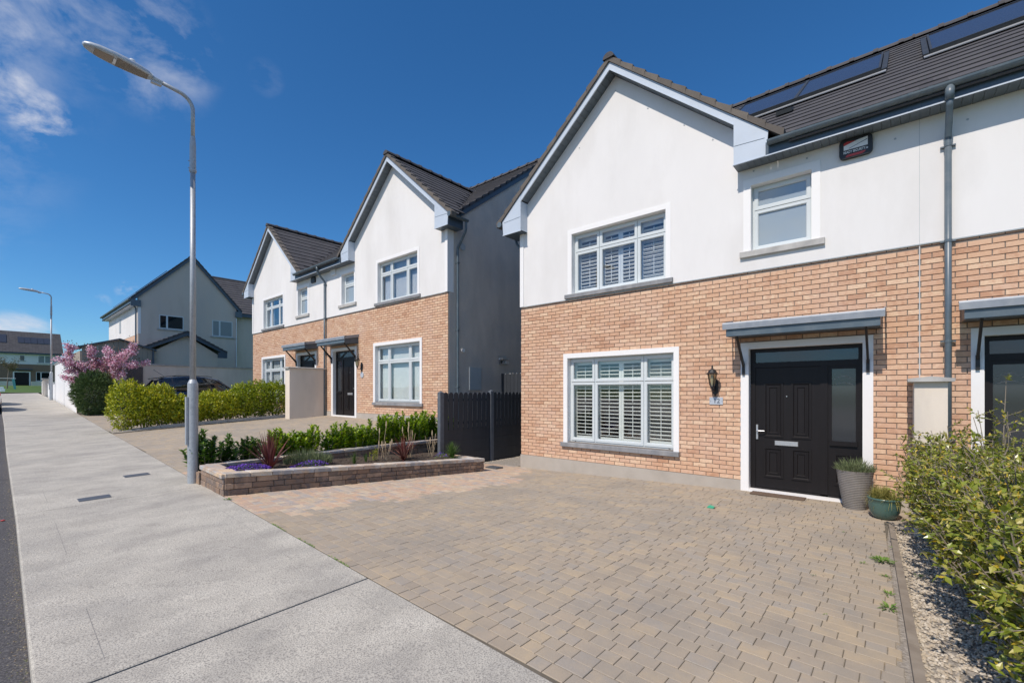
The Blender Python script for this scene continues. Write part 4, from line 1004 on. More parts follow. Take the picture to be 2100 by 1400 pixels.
def course_wall(line, zlo, h, ncourse, nrmv, capw, cap=True, ch=None, caph=.062, name='stone'):
    """line: f(t)->(x,y), t metres; zlo: f(t) ground; h: f(t) wall height without cap"""
    L = line['L']; f = line['f']
    for c in range(ncourse):
        t = -random.random() * .1
        while t < L:
            l = random.choice((.15, .2, .24, .3)); a, b = max(0, t), min(L, t + l); t += l
            if b - a < .04: continue
            za = lambda s, k: zlo(s) + h(s) * k / ncourse
            block((f(a), f(b)), za(a, c) - (.05 if c == 0 else 0), za(b, c) - (.05 if c == 0 else 0), za(a, c + 1), za(b, c + 1), nrmv, .12, BLOCK)
    if cap:
        t = 0
        while t < L - .02:
            l = random.choice((.28, .3, .33)); a, b = t, min(L, t + l); t += l
            if L - b < .1: b = L; t = L
            (xa, ya), (xb, yb) = f(a), f(b); nx, ny = nrmv; o = .02; z = lambda s: zlo(s) + h(s)
            LL = math.hypot(xb - xa, yb - ya); tx, ty = (xb - xa) / LL * .004, (yb - ya) / LL * .004
            bot = [(xa + tx + nx * o, ya + ty + ny * o, z(a)), (xb - tx + nx * o, yb - ty + ny * o, z(b)), (xb - tx - nx * (capw - o), yb - ty - ny * (capw - o), z(b)), (xa + tx - nx * (capw - o), ya + ty - ny * (capw - o), z(a))]
            dz = random.uniform(-.003, .003); cc = .006
            cx_, cy_ = sum(p[0] for p in bot) / 4, sum(p[1] for p in bot) / 4
            mid = [(x, y, zz + caph - cc + dz) for x, y, zz in bot]; top = [(x + (cx_ - x) * .05, y + (cy_ - y) * .05, zz + caph + dz) for x, y, zz in bot]
            V = bot + mid + top; F = [(3, 2, 1, 0), (8, 9, 10, 11)] + [(i, (i + 1) % 4, (i + 1) % 4 + 4, i + 4) for i in range(4)] + [(i + 4, (i + 1) % 4 + 4, (i + 1) % 4 + 8, i + 8) for i in range(4)]
            q = MB(); q.add(V, F); q.build('coping_stone', COPE, bed)
# front long face
lf = {'L': 4.96, 'f': lambda t: (bedface(2.22 + t), 2.22 + t)}
hgt = lambda t: .262 - .042 * t / 4.96
course_wall(lf, lambda t: zbed(2.22 + t), hgt, 3, (1, 0), .25)
# street end
le = {'L': 1.04, 'f': lambda t: (-8.41 + t, 2.20 + .0 * t)}
course_wall(le, lambda t: P(-8.41 + t, 2.2) - .01, lambda t: .262, 3, (0, -1), .25)
# back wall, level top
zbk = lambda y: float(np.interp(y, [2.2, 7.3], [P(-8.4, 2.2), -.05]))
lb = {'L': 5.0, 'f': lambda t: (float(np.interp(2.3 + t, [2.3, 7.3], [-8.42, -8.72])), 2.3 + t)}
course_wall(lb, lambda t: zbk(2.3 + t), lambda t: .43 - zbk(2.3 + t), 4, (1, 0), .2, caph=.05)
# far end
ln_ = {'L': 1.3, 'f': lambda t: (-8.33 + t, 7.18)}
course_wall(ln_, lambda t: zbed(7.1) - .02, lambda t: .23, 3, (0, 1), .25)
def soilz(x, y): return zbed(y) + .262 + float(np.interp(x, [-8.6, -7.1], [.03, -.03])) + .015 * math.sin(x * 9 + y * 7)
V = []; F = []; nx_, ny_ = 8, 26
for i in range(nx_ + 1):
    for j in range(ny_ + 1):
        y = 2.35 + 4.75 * j / ny_; xa, xb = float(np.interp(y, [2.3, 7.3], [-8.44, -8.74])), bedface(y) - .1
        x = xa + (xb - xa) * i / nx_; V.append((x, y, soilz(x, y) + random.uniform(-.012, .012)))
for i in range(nx_):
    for j in range(ny_): a = i * (ny_ + 1) + j; F.append((a, a + ny_ + 1, a + ny_ + 2, a + 1))
q = MB(); q.add(V, F); q.build('soil', SOIL, bed, kind='stuff')
def sp():
    y = random.uniform(2.4, 7.05); x = random.uniform(-8.5, bedface(y) - .2); return x, y, soilz(x, y)
bits(900, sp, .006, .03).build('soil_clods', SOIL, bed, kind='stuff')
# strip of soil with the laurels, behind the back wall
sheet('planting_soil', xsl(-9.1, -8.6, 2), lambda x: 2.24, lambda x: 7.6, lambda x, y: float(np.interp(x, [-9.1, -8.6], [lot2(-9.1, y) - .012, min(.42, lot2(-9.1, y) - .03)])), 8, SOIL)
single('kerb_block', MB().box(-8.58, -8.42, 2.18, 2.35, P(-8.5) - .1, P(-8.5) + .19), BLOCK, 'dark upright block at the planter end, tight behind the nearest lamp post', 'block')

# ------------------------------------------------------------------ fence along the boundary
XB = -8.262
fence = empty('fence', (XB, 7.0, -.1), 'dark painted picket fence over gravel boards between the two houses', 'fence')
def fpost(y, ztop, zb=-.35):
    q = MB(); q.box(XB - .05, XB + .05, y - .055, y + .055, zb, ztop - .02); q.add([(XB - .05, y - .055, ztop - .02), (XB + .05, y - .055, ztop - .02), (XB + .05, y + .055, ztop - .02), (XB - .05, y + .055, ztop - .02), (XB, y, ztop + .012)], [(0, 1, 4), (1, 2, 4), (2, 3, 4), (3, 0, 4)])
    q.build('post', FPOST, fence)
def fpanel(y0, y1):
    n = int((y1 - y0) / .148); st = (y1 - y0) / n
    for i in range(n):
        a = y0 + i * st + .012; b = y0 + (i + 1) * st - .012; c = (a + b) / 2; zt = 1.64 + random.uniform(-.006, .006)
        pts = [(a, .72), (b, .72), (b, zt - .06)] + [(c + (b - a) / 2 * math.cos(t), zt - .06 + .06 * math.sin(t)) for t in (.5, 1.05, 1.57, 2.1, 2.64)] + [(a, zt - .06)]
        q = MB(); q.prism(pts, XB + .012, XB + .03, 'x'); q.build('picket', FPAINT, fence)
    for z in (.86, 1.42): MB().box(XB - .03, XB + .01, y0, y1, z, z + .06).build('rail', FPAINT, fence)
    for k in range(4):
        z1 = .76 - k * .3; q = MB(); q.cbox(XB - .02, XB + .02, y0, y1, z1 - .297, z1, .004); q.build('gravel_board', FPAINT, fence)
for y in (6.98, 8.70, 10.45, 12.2): fpost(y, 1.655 if y != 8.70 else 1.69)
fpanel(7.035, 8.645); fpanel(8.755, 10.395); fpanel(10.505, 12.145)
gate = empty('side_gate', (-8.9, 10.56, .55), 'dark boarded passage gate taller than the picket fence in front of it', 'gate')
for i in range(8):
    xa = -9.50 + i * .15; q = MB(); q.box(xa + .004, xa + .146, 10.55, 10.57, .6, 2.2); q.build('board', FPAINT, gate)
q = MB(); q.box(-9.56, -9.50, 10.53, 10.6, .5, 2.22); q.box(-8.30, -8.24, 10.53, 10.6, .5, 2.22); q.build('gate_post', FPAINT, gate)
q = MB(); q.lathe((-9.2, 10.56, 2.2), [(.01, 0), (.014, .01), (.004, .02)], 6)
for i in range(7): q.lathe((-9.4 + i * .15, 10.56, 2.2), [(.008, 0), (.012, .012), (.004, .022)], 6)
q.build('screw_cap', WHITEP, gate)

# ------------------------------------------------------------------ street lamps
def street_lamp(X, Y, zb, k, label):
    root = empty('street_lamp', (X, Y, zb), label, 'street lamp', 'galvanised street lamps on the pavement')
    z = lambda h: zb + h * k; r = k * .85
    q = MB(); q.tube([(X, Y, z(-.1)), (X, Y, z(1.55)), (X, Y, z(1.60)), (X, Y, z(1.66))], [.086 * r, .086 * r, .084 * r, .052 * r], 22); q.build('base_column', GALV, root, smooth=False)
    q = MB(); q.box(X - .045 * r, X + .045 * r, Y - .115 * r, Y - .08 * r, z(.62), z(1.38)); q.build('access_door', GALV, root)
    q = MB(); q.tube([(X, Y, z(1.64)), (X, Y, z(5.08))], [.05 * r, .042 * r], 18); q.build('column', GALV, root, smooth=True)
    q = MB(); q.tube([(X, Y, z(4.98)), (X, Y, z(5.42)), (X, Y, z(5.56))], [.052 * r, .05 * r, .038 * r], 18)
    q.tube([(X, Y, z(5.0)), (X, Y, z(5.03))], .062 * r, 16)
    for h in (5.05, 5.16):
        for t in (0.3, 2.4, 4.5): q.tube([(X + .05 * r * math.cos(t), Y + .05 * r * math.sin(t), z(h)), (X + .075 * r * math.cos(t), Y + .075 * r * math.sin(t), z(h))], .008 * r, 6)
    q.build('joint_sleeve', GALV, root)
    pts = [(X, Y, z(5.5)), (X, Y, z(5.98))]
    for t in range(1, 9):
        a = t / 8 * 1.32; R_ = .21; pts.append((X, Y - (R_ - R_ * math.cos(a)) * k, z(5.98 + R_ * math.sin(a))))
    e = pts[-1]; pts.append((X, e[1] - .30 * k, e[2] + .045 * k))
    q = MB(); q.tube(pts, .034 * r, 14); q.build('bracket_arm', GALV, root, smooth=True)
    y0, zz0 = pts[-1][1], pts[-1][2]
    q = MB(); q.tube([(X, y0 + .06 * k, zz0 - .012 * k), (X, y0 - .1 * k, zz0 + .008 * k)], [.04 * r, .05 * r], 12); q.box(X - .03 * k, X + .03 * k, y0 - .08 * k, y0 + .05 * k, zz0 - .07 * k, zz0 - .04 * k); q.build('spigot', ALU, root)
    # lantern body: lofted, pointing to the road
    sec = [(0, .05, .045), (.05, .085, .06), (.15, .115, .075), (.30, .135, .082), (.45, .14, .08), (.60, .125, .07), (.70, .095, .055), (.76, .055, .035), (.78, .015, .015)]
    V = []; n = 14
    for s, w, h in sec:
        yy = y0 - (.06 + s) * k; zc_ = zz0 + (.012 + s * .09) * k
        for j in range(n):
            t = 2 * math.pi * j / n; x = w * math.cos(t); zz = h * math.sin(t); zz = zz if zz > 0 else max(zz, -.03)
            V.append((X + x * k, yy, zc_ + zz * k))
    F = [(i * n + j, i * n + (j + 1) % n, (i + 1) * n + (j + 1) % n, (i + 1) * n + j) for i in range(len(sec) - 1) for j in range(n)] + [tuple(range(n)), tuple((len(sec) - 1) * n + j for j in range(n))]
    q = MB(); q.add(V, F); q.build('lantern_head', ALU, root, smooth=True)
    def under(s0, s1, w0, w1, d, name, mat):
        q = MB(); pt = []
        for s, w in ((s0, w0), (s1, w1)):
            yy = y0 - (.06 + s) * k; zc_ = zz0 + (.012 + s * .09 - .03 - d) * k; pt += [(X - w * k, yy, zc_), (X + w * k, yy, zc_), (X + w * k, yy, zc_ + .012 * k), (X - w * k, yy, zc_ + .012 * k)]
        q.add(pt, [(0, 1, 2, 3), (7, 6, 5, 4), (0, 4, 5, 1), (1, 5, 6, 2), (2, 6, 7, 3), (3, 7, 4, 0)]); q.build(name, mat, root)
    under(.06, .42, .075, .125, .002, 'gear_cover', LGREY); under(.46, .66, .10, .085, .0035, 'led_panel', LED); under(.425, .455, .07, .07, .008, 'latch', CHROME)
    q = MB(); yy = y0 - .3 * k; q.lathe((X, yy, zz0 + .1 * k), [(.04 * k, 0), (.04 * k, .035 * k), (.03 * k, .05 * k)], 14); q.build('photocell', WHITEP, root)
street_lamp(-8.655, 2.155, .187, 1.0, 'nearest tall galvanised street lamp, standing at the corner of the planter')
street_lamp(-42.97, 2.75, 1.09, 1.14, 'distant street lamp in front of the low white wall')
# service covers
for X, Y, l in ((-10.02, 1.68, 'further of the two dark service covers in the pavement'), (-8.61, .98, 'nearer of the two dark service covers in the pavement')):
    q = MB(); q.cbox(-.17, .17, -.004, .0, -.11, .11, .003); V = [(X + v[1] * 0 + v[2] * 1.0, Y + v[0] * 1.0, P(X + v[2], Y + v[0]) + .003 - v[1]) for v in q.V]; q2 = MB(); q2.V = V; q2.F = q.F; q2.M = q.M
    single('service_cover', q2, COVER, l, 'cover', 'service covers set in the pavement')

# ------------------------------------------------------------------ leaves and plants
def leaf_mesh(C, D, Nn, L, W, curl=.15):
    """C centres of leaf bases, D directions, Nn normals (n,3); L, W sizes (n,) -> verts, faces"""
    C = np.asarray(C, float); D = np.asarray(D, float); Nn = np.asarray(Nn, float); n = len(C)
    D /= np.linalg.norm(D, axis=1)[:, None] + 1e-9; S = np.cross(D, Nn); S /= np.linalg.norm(S, axis=1)[:, None] + 1e-9; U = np.cross(S, D)
    L = np.broadcast_to(L, (n,))[:, None]; W = np.broadcast_to(W, (n,))[:, None]
    v0 = C; v1 = C + D * L * .45 + S * W * .5 + U * W * .16; v2 = C + D * L - U * L * curl; v3 = C + D * L * .45 - S * W * .5 + U * W * .16; v4 = C + D * L * .5 
    V = np.stack([v0, v1, v2, v3, v4], 1).reshape(-1, 3); b = np.arange(n)[:, None] * 5
    F = np.concatenate([b + [0, 1, 4], b + [1, 2, 4], b + [2, 3, 4], b + [3, 0, 4]], 1).reshape(-1, 3)
    return V, F
def rnd_dirs(n, up=0.):
    v = rng.normal(size=(n, 3)); v[:, 2] += up; return v / np.linalg.norm(v, axis=1)[:, None]
def add_leaves(name, root, V, F, mat, kind='stuff'):
    o0 = np.array(ORG[root.name]); me = bpy.data.meshes.new(name); me.from_pydata((V - o0).tolist(), [], F.tolist()); me.materials.append(mat); return link(name, me, root, kind=kind)
def blades(mb, c, n, L, w, spread_, mat=0, droop=.3, seg=4, dead=0):
    """strap leaves fountaining from c"""
    for i in range(n):
        a = random.random() * 6.283; el = random.gauss(0, 1); tilt = abs(el) * spread_; l = L * random.uniform(.65, 1.1)
        d = Vector((math.cos(a) * math.sin(tilt), math.sin(a) * math.sin(tilt), math.cos(tilt))); p = Vector(c) + Vector((random.uniform(-.02, .02), random.uniform(-.02, .02), 0)); s = d.cross(Vector((0, 0, 1)))
        s = s.normalized() if s.length > .01 else Vector((1, 0, 0)); V = []
        for k in range(seg + 1):
            ww = w * (1 - (k / seg) ** 2) * .5 + .0006; V += [tuple(p - s * ww), tuple(p + s * ww)]
            p = p + d * (l / seg); d = (d + Vector((0, 0, -droop * tilt / seg))).normalized()
        F = [(2 * k, 2 * k + 1, 2 * k + 3, 2 * k + 2) for k in range(seg)]
        mb.add(V, F, mat)

def laurel(x, y, zb, h, w, dark, label, n_st=None):
    root = empty('laurel_shrub', (x, y, zb), label, 'shrub', 'young laurels behind the planter')
    C, D, NN, LL = [], [], [], []; st = MB()
    for k in range(n_st or max(4, int(w * 52))):
        a = random.random() * 6.28; r = w * .5 * math.sqrt(random.random()); hx, hy = r * math.cos(a) * .75, r * math.sin(a) * 1.1
        hh = h * random.uniform(.5, 1.0) * (1 - .25 * (r / (w * .5 + .001)))
        pts = [(x + hx * .3, y + hy * .3, zb - .05), (x + hx * .8, y + hy * .8, zb + hh * .45), (x + hx, y + hy, zb + hh * .93)]
        st.tube(pts, [.006, .005, .003], 5)
        m = int(hh / .026)
        for i in range(m):
            t = .12 + .88 * i / m; p = Vector(pts[1]).lerp(Vector(pts[2]), (t - .45) / .55) if t > .45 else Vector(pts[0]).lerp(Vector(pts[1]), t / .45)
            for _ in range(2):
                b = random.random() * 6.28; up = .25 + 1.1 * t * random.uniform(.6, 1.2)
                C.append(p); D.append((math.cos(b), math.sin(b), up)); NN.append((-math.cos(b) * up * .4 + random.gauss(0, .35), -math.sin(b) * up * .4 + random.gauss(0, .35), 1)); LL.append(random.uniform(.08, .135) * (1.1 - .3 * t))
    LL = np.array(LL); V, F = leaf_mesh(C, D, NN, LL, LL * .46); V = V; add_leaves('foliage', root, V, F, LAURELD if dark else LAUREL); st.build('stem', TWIG, root)
LP = [(-8.80, 2.42, .66, .40, 1, 'dark glossy laurel closest to the lamp post, at the street end of the planter'), (-8.78, 2.95, .52, .36, 1, 'short dark laurel, second from the lamp post, left of the red spiky plant'), (-8.86, 3.55, .66, .34, 0, 'laurel rising directly behind the larger red spiky plant'),
      (-8.90, 4.15, .68, .36, 0, 'upright laurel standing over the lavender mound'), (-8.92, 4.62, .58, .30, 0, 'thin leaning laurel just right of the lavender'), (-8.92, 5.18, .66, .36, 0, 'bushy laurel filling the row just before its middle'), (-8.93, 3.85, .55, .34, 0, 'low laurel between the red spiky plant and the lavender mound'), (-9.0, 6.32, .8, .36, 0, 'laurel between the tall one by the door and the far window'), (-8.95, 4.98, .80, .36, 0, 'taller laurel with a gap of paving either side of its foot'),
      (-8.96, 5.36, .60, .34, 0, 'low bushy laurel in the middle of the row'), (-9.0, 5.78, .88, .36, 0, 'tall laurel in front of the black far door'), (-9.02, 6.12, .90, .38, 0, 'tall laurel in front of the door edge and brick'), (-9.02, 6.50, .84, .40, 0, 'full laurel below the left part of the far ground-floor window'),
      (-9.02, 6.86, .82, .40, 0, 'full laurel below the middle of the far ground-floor window'), (-8.98, 7.22, .92, .38, 0, 'tallest laurel below the right end of the far window'), (-8.95, 7.55, .80, .36, 0, 'second last laurel, before the fence post'), (-8.85, 7.85, .74, .34, 0, 'last laurel, against the pale fence post')]
for x, y, h, w, dk, lb in LP:
    if y > 6.9: x -= .25
    laurel(x, y, .30, h + .16, w + (.34 if y < 3 else .2), dk, lb)

def cordy(x, y, L, n, label, w=.03):
    z = soilz(x, y); root = empty('spiky_plant', (x, y, z), label, 'plant', 'red spiky plants in the planter'); q = MB(); blades(q, (x, y, z), n, L, w, .62, droop=.5, seg=4); q.build('leaf_blades', CORDY, root, kind='stuff')
cordy(-7.93, 3.05, .62, 95, 'larger red spiky plant behind the purple flowers at the street end'); cordy(-7.85, 5.65, .52, 85, 'smaller red spiky plant between dry grasses in the planter', w=.028)
# lavender-like mound
lav = empty('lavender_bush', (-8.05, 3.75, .4), 'grey green lavender mound beside the larger red spiky plant', 'shrub'); q = MB()
for i in range(1500):
    a = random.random() * 6.28; r = .36 * math.sqrt(random.random()); x, y = -8.05 + r * math.cos(a) * .8, 3.75 + r * math.sin(a) * 1.15; z = soilz(x, y); h = .34 * (1 - (r / .42) ** 2) * random.uniform(.75, 1.1) + .04
    t = Vector((math.cos(a) * r * .8 + random.gauss(0, .08), math.sin(a) * r * .8 + random.gauss(0, .08), 1)).normalized(); p0 = Vector((x, y, z + h * random.uniform(.1, .6))); p1 = p0 + t * .12
    s = Vector((random.gauss(0, 1), random.gauss(0, 1), 0)).normalized() * .005; q.add([tuple(p0 - s), tuple(p0 + s), tuple(p1)], [(0, 1, 2)])
q.build('foliage', LAVEN, lav, kind='stuff')
def flowers(cx, cy, rx, ry, n, label):
    root = empty('purple_flowers', (cx, cy, soilz(cx, cy)), label, 'flowers', 'mats of purple flowers in the planter'); q = MB(); g_ = MB()
    for i in range(n):
        a = random.random() * 6.28; r = math.sqrt(random.random()); x, y = cx + rx * r * math.cos(a), cy + ry * r * math.sin(a); z = soilz(x, y) + .045 + .085 * (1 - r * r) * random.uniform(.6, 1.2); s = random.uniform(.008, .014)
        nn = Vector((random.gauss(0, .4), random.gauss(0, .4), 1)).normalized(); u_ = nn.orthogonal().normalized(); v_ = nn.cross(u_)
        V = [(x, y, z)] + [tuple(Vector((x, y, z)) + (u_ * math.cos(k * 1.2566) + v_ * math.sin(k * 1.2566)) * s + nn * s * .3) for k in range(5)]; q.add(V, [(0, k, k % 5 + 1) for k in range(1, 6)]) if random.random() < .72 else None
        if i % 1 == 0: x += .01; g_.add([(x - .008, y, z - .025), (x + .008, y, z - .025), (x, y + .012, z - .008)], [(0, 1, 2)])
    q.build('flower_heads', PURP, root, kind='stuff'); g_.build('small_leaves', GRASSB, root, kind='stuff')
flowers(-7.78, 2.66, .21, .34, 1300, 'deep purple flower mat at the street end of the planter'); flowers(-7.70, 3.6, .12, .34, 520, 'narrow purple flower mat below the lavender mound'); flowers(-7.62, 6.45, .1, .18, 110, 'sparse mauve flowers near the far end of the planter')
def tuft(x, y, n, L, w, sp_, mat, label, name='grass_tuft', cat='plant', group=None, zz=None, droop=.6):
    z = soilz(x, y) if zz is None else zz; root = empty(name, (x, y, z), label, cat, group); q = MB(); blades(q, (x, y, z), n, L, w, sp_, droop=droop); q.build('leaf_blades', mat, root, kind='stuff'); return root
tuft(-7.72, 6.85, 260, .36, .011, .75, GRASSB, 'green arching tuft at the fence end of the planter', droop=1.6)
tuft(-7.9, 4.55, 60, .24, .006, .3, GRASSB, 'thin green tuft right of the lavender'); tuft(-8.0, 4.85, 30, .18, .006, .3, GRASSB, 'wispy tuft beside the thin green one in bare soil')
def straw(x, y, n, L, label):
    root = empty('dry_grass', (x, y, soilz(x, y)), label, 'plant', 'dry grass stems in the planter'); q = MB(); h_ = MB()
    for i in range(n):
        a = random.random() * 6.28; l = L * random.uniform(.7, 1.1); p = Vector((x + random.gauss(0, .02), y + random.gauss(0, .03), soilz(x, y))); t = p + Vector((math.cos(a) * .08, math.sin(a) * .12, l)); q.tube([tuple(p), tuple(p.lerp(t, .5) + Vector((.01, 0, 0))), tuple(t)], .0035, 4)
        if random.random() < .5: h_.lathe(tuple(t), [(.003, -.05), (.013, .0), (.011, .06), (.002, .1)], 6)
    q.build('stalks', STRAW, root); 
    if h_.V: h_.build('seed_heads', STRAW, root)
straw(-7.95, 5.25, 6, .34, 'cut straw clump left of the smaller red spiky plant'); straw(-8.1, 5.95, 9, .62, 'tall dry seed-headed stems right of the smaller red spiky plant'); straw(-8.05, 6.5, 9, .48, 'dry pale stems left of the green arching tuft'); straw(-8.12, 5.28, 2, .75, 'single tall dry seed head above the straw clump')
bo = empty('small_shrub', (-7.95, 5.02, .3), 'small yellow green upright shrub in the middle of the planter', 'shrub'); C = []; D = []; NN = []
for k in range(7):
    x, y = -7.95 + random.gauss(0, .04), 5.02 + random.gauss(0, .06); z = soilz(x, y); h = random.uniform(.16, .3)
    for i in range(26): b = random.random() * 6.28; C.append((x, y, z + h * i / 26)); D.append((math.cos(b), math.sin(b), .6)); NN.append((0, 0, 1))
V, F = leaf_mesh(C, D, NN, .035, .016); add_leaves('foliage', bo, V, F, GOLD)

# golden hedge of separate shrubs
def hedge_shrub(x, y, zb, h, wx, wy, n, mat, label, group, cat='shrub', leafL=.075, stems=5, clear=.18, name='hedge_shrub', lw=.42):
    root = empty(name, (x, y, zb), label, cat, group)
    dirs = rnd_dirs(n, .12); r = rng.random(n) ** .33; r = .35 + .65 * r
    C = np.stack([dirs[:, 0] * r * wx / 2, dirs[:, 1] * r * wy / 2, dirs[:, 2] * r * (h - clear) / 2], 1)
    C *= (1 + .14 * np.sin(dirs[:, 0] * 7 + x * 3)[:, None] * np.cos(dirs[:, 2] * 6 + y * 5)[:, None] + .07 * np.sin(dirs[:, 1] * 15 + dirs[:, 2] * 11)[:, None])
    box = np.clip(np.abs(C) / (np.array([wx, wy, h - clear]) / 2), 0, 1); C *= (1 + .18 * np.prod(1 - np.abs(box - .75), axis=1))[:, None]
    C += np.array([x, y, zb + clear + (h - clear) / 2]); D = dirs * .6 + rng.normal(size=(n, 3)) * .45; D[:, 2] += .55; NN = dirs + rng.normal(size=(n, 3)) * .5; NN[:, 2] += .5
    LL = leafL * rng.uniform(.7, 1.25, n); V, F = leaf_mesh(C, D, NN, LL, LL * lw); add_leaves('foliage', root, V, F, mat)
    q = MB()
    for k in range(stems):
        a = random.random() * 6.28; b = (x + .06 * math.cos(a), y + .08 * math.sin(a), zb - .05); t = (x + wx * .3 * math.cos(a), y + wy * .35 * math.sin(a), zb + h * .8); mid = tuple((Vector(b) + Vector(t)) / 2 + Vector((random.gauss(0, .04), random.gauss(0, .04), .05))); q.tube([b, mid, t], [.016, .011, .004], 6)
    q.build('stem', BARK, root); return root
HX = lambda y: float(np.interp(y, [2.5, 7.6], [-18.05, -17.85]))
HL = [(2.78, 1.36, .62, 'first golden hedge shrub from the street, full and rounded'), (3.22, 1.24, .6, 'second golden hedge shrub from the street'), (3.62, 1.22, .55, 'third golden hedge shrub from the street'), (4.05, 1.02, .6, 'lower golden shrub left of the lamp post, in front of the car tail'), (4.5, .95, .6, 'lowest golden shrub just left of the lamp post'),
      (5.02, 1.12, .62, 'golden shrub just right of the lamp post'), (5.5, 1.08, .6, 'golden green shrub in front of the car bonnet'), (5.98, 1.22, .62, 'green shrub, third from the wall end of the hedge'), (6.5, 1.28, .64, 'green shrub, second from the wall end of the hedge'), (7.05, 1.28, .66, 'last green hedge shrub, against the rendered dividing wall')]
for i, (y, h, w, lb) in enumerate(HL):
    hedge_shrub(HX(y), y, lot2(-17.9, y) + .02, h * (random.uniform(1.0, 1.1) if i < 3 or i > 6 else .94), .95, w * 1.4, 3600, GOLD if i < 7 else GREENH, lb, 'golden hedge shrubs in a row', clear=.07 if i else .02, leafL=.085)
# kerb at the foot of the hedge
kb = empty('hedge_kerb', (-17.6, 2.6, .4), 'low concrete kerb running along the foot of the golden hedge', 'kerb')
ys = [2.62 + i * .92 for i in range(7)]
for a, b in zip(ys, ys[1:]):
    xa, xb = [float(np.interp(t, [2.5, 7.6], [-17.72, -17.45])) for t in (a, b)]
    za, zb_ = lot2(xa, a), lot2(xb, b); h0 = .03 if a < 2.7 else .11
    q = MB(); q.add([(xa - .06, a, za - .05), (xa + .04, a, za - .05), (xb + .04, b - .008, zb_ - .05), (xb - .06, b - .008, zb_ - .05), (xa - .06, a, za + h0), (xa + .03, a, za + h0), (xb + .03, b - .008, zb_ + .11), (xb - .06, b - .008, zb_ + .11)],
                    [(0, 3, 2, 1), (4, 5, 6, 7), (0, 1, 5, 4), (1, 2, 6, 5), (2, 3, 7, 6), (3, 0, 4, 7)]); q.build('kerb_stone', CONCK, kb)
bits(500, lambda: (lambda y: (random.uniform(-18.3, -17.75), y, lot2(-17.9, y) + .02))(random.uniform(2.4, 8)), .012, .03).build('slate_chips', GRAVELM, None, kind='stuff', label='grey stone chips under the golden hedge', cat='gravel')

# dark round conifer
cf = empty('conifer_bush', (-26.1, 2.98, .68), 'dense dark green rounded bush where the white wall begins', 'bush')
n = 11000; d = rnd_dirs(n); r = rng.random(n) ** .22
lump = 1 + .09 * np.sin(d[:, 0] * 9) * np.cos(d[:, 2] * 8) + .06 * np.sin(d[:, 1] * 17 + d[:, 2] * 13)
C = d * r[:, None] * lump[:, None] * np.array([.9, .72, .93]) + np.array([-26.1, 2.98, .68 + .9]); D = d + rng.normal(size=(n, 3)) * .35; D[:, 2] += .35
V, F = leaf_mesh(C, D, rng.normal(size=(n, 3)), rng.uniform(.09, .16, n), .028); add_leaves('foliage', cf, V, F, CONIF)
q = MB(); q.tube([(-26.1, 2.98, .6), (-26.1, 2.98, 1.5)], [.06, .02], 7); q.build('trunk', BARK, cf)
hedge_shrub(-26.6, 3.9, .7, 1.2, .9, 1.1, 1500, CONIF, 'dark low shrub in the shade between round bush and golden hedge', None, cat='shrub', leafL=.1, name='shade_shrub', clear=.02)

# cherry in blossom
ch = empty('cherry_tree', (-26.5, 3.2, .7), 'cherry tree in pink blossom with bronze leaves, behind the round bush', 'tree')
BW = Vector((-26.5, 3.2, .7)); br = MB(); tips = []
def limb(p, d, l, r, lev):
    k = 5; pts = [tuple(p)]; dd = d.normalized(); rr = [r]
    for i in range(k):
        p = p + dd * (l / k); dd = (dd + Vector((random.gauss(0, .07), random.gauss(0, .07), random.gauss(.01, .04)))).normalized(); pts.append(tuple(p)); rr.append(r * (1 - .75 * (i + 1) / k))
        tips.append((p.copy(), lev, (i + 1) / k, dd.copy()))
        if lev < 2 and i >= 1 and random.random() < (.62 if lev == 0 else .4):
            a = Vector((random.gauss(0, 1), random.gauss(0, 1), random.gauss(.2, .5))).normalized(); limb(p, (dd * 1.0 + a * .75), l * random.uniform(.3, .5), r * .5, lev + 1)
    br.tube(pts, rr, 6)
br.tube([tuple(BW), (BW.x, BW.y, BW.z + 1.15)], [.07, .055], 8)
fork = BW + Vector((0, 0, 1.1))
RT = Vector((RX, RY, 0)); BKV = Vector((FX, FY, 0))
for (sx, up, l) in ((-1.55, .62, 2.0), (-1.2, .95, 1.9), (-.75, .8, 1.5), (-.35, 1.2, 1.35), (0, 1.1, 1.3), (.35, 1.2, 1.4), (.7, 1.0, 1.6), (1.0, 1.05, 1.9), (1.35, 1.2, 2.2), (1.5, .7, 1.7)):
    limb(fork, RT * sx * .9 + BKV * random.gauss(0, .35) + Vector((0, 0, up * 1.12)), l * .98, .03, 0)
br.build('trunk', BARK, ch)
C, D, NN = [], [], []; C2, D2 = [], []
for (p, lev, t, dd) in tips:
    if (p - fork).length < .55: continue
    far = (p - fork).length
    nb = int(random.uniform(16, 44)) if random.random() < .8 else 0
    for i in range(nb):
        o = Vector((random.gauss(0, .062), random.gauss(0, .062), random.gauss(-.01, .055))); C.append(p + o); D.append(tuple(Vector((random.gauss(0, 1), random.gauss(0, 1), random.gauss(0, 1))))); NN.append((random.gauss(0, 1), random.gauss(0, 1), random.gauss(0, 1)))
    for i in range(int(9 if far < 1.5 else 4)):
        o = Vector((random.gauss(0, .11), random.gauss(0, .11), random.gauss(.04, .09))); C2.append(p + o); D2.append((random.gauss(0, 1), random.gauss(0, 1), random.gauss(.5, .6)))
V, F = leaf_mesh(C, D, NN, rng.uniform(.055, .09, len(C)), .06); add_leaves('blossom', ch, V, F, PINK)
V, F = leaf_mesh(C2, D2, rng.normal(size=(len(C2), 3)), rng.uniform(.06, .1, len(C2)), .035); add_leaves('leaves', ch, V, F, BRONZE)

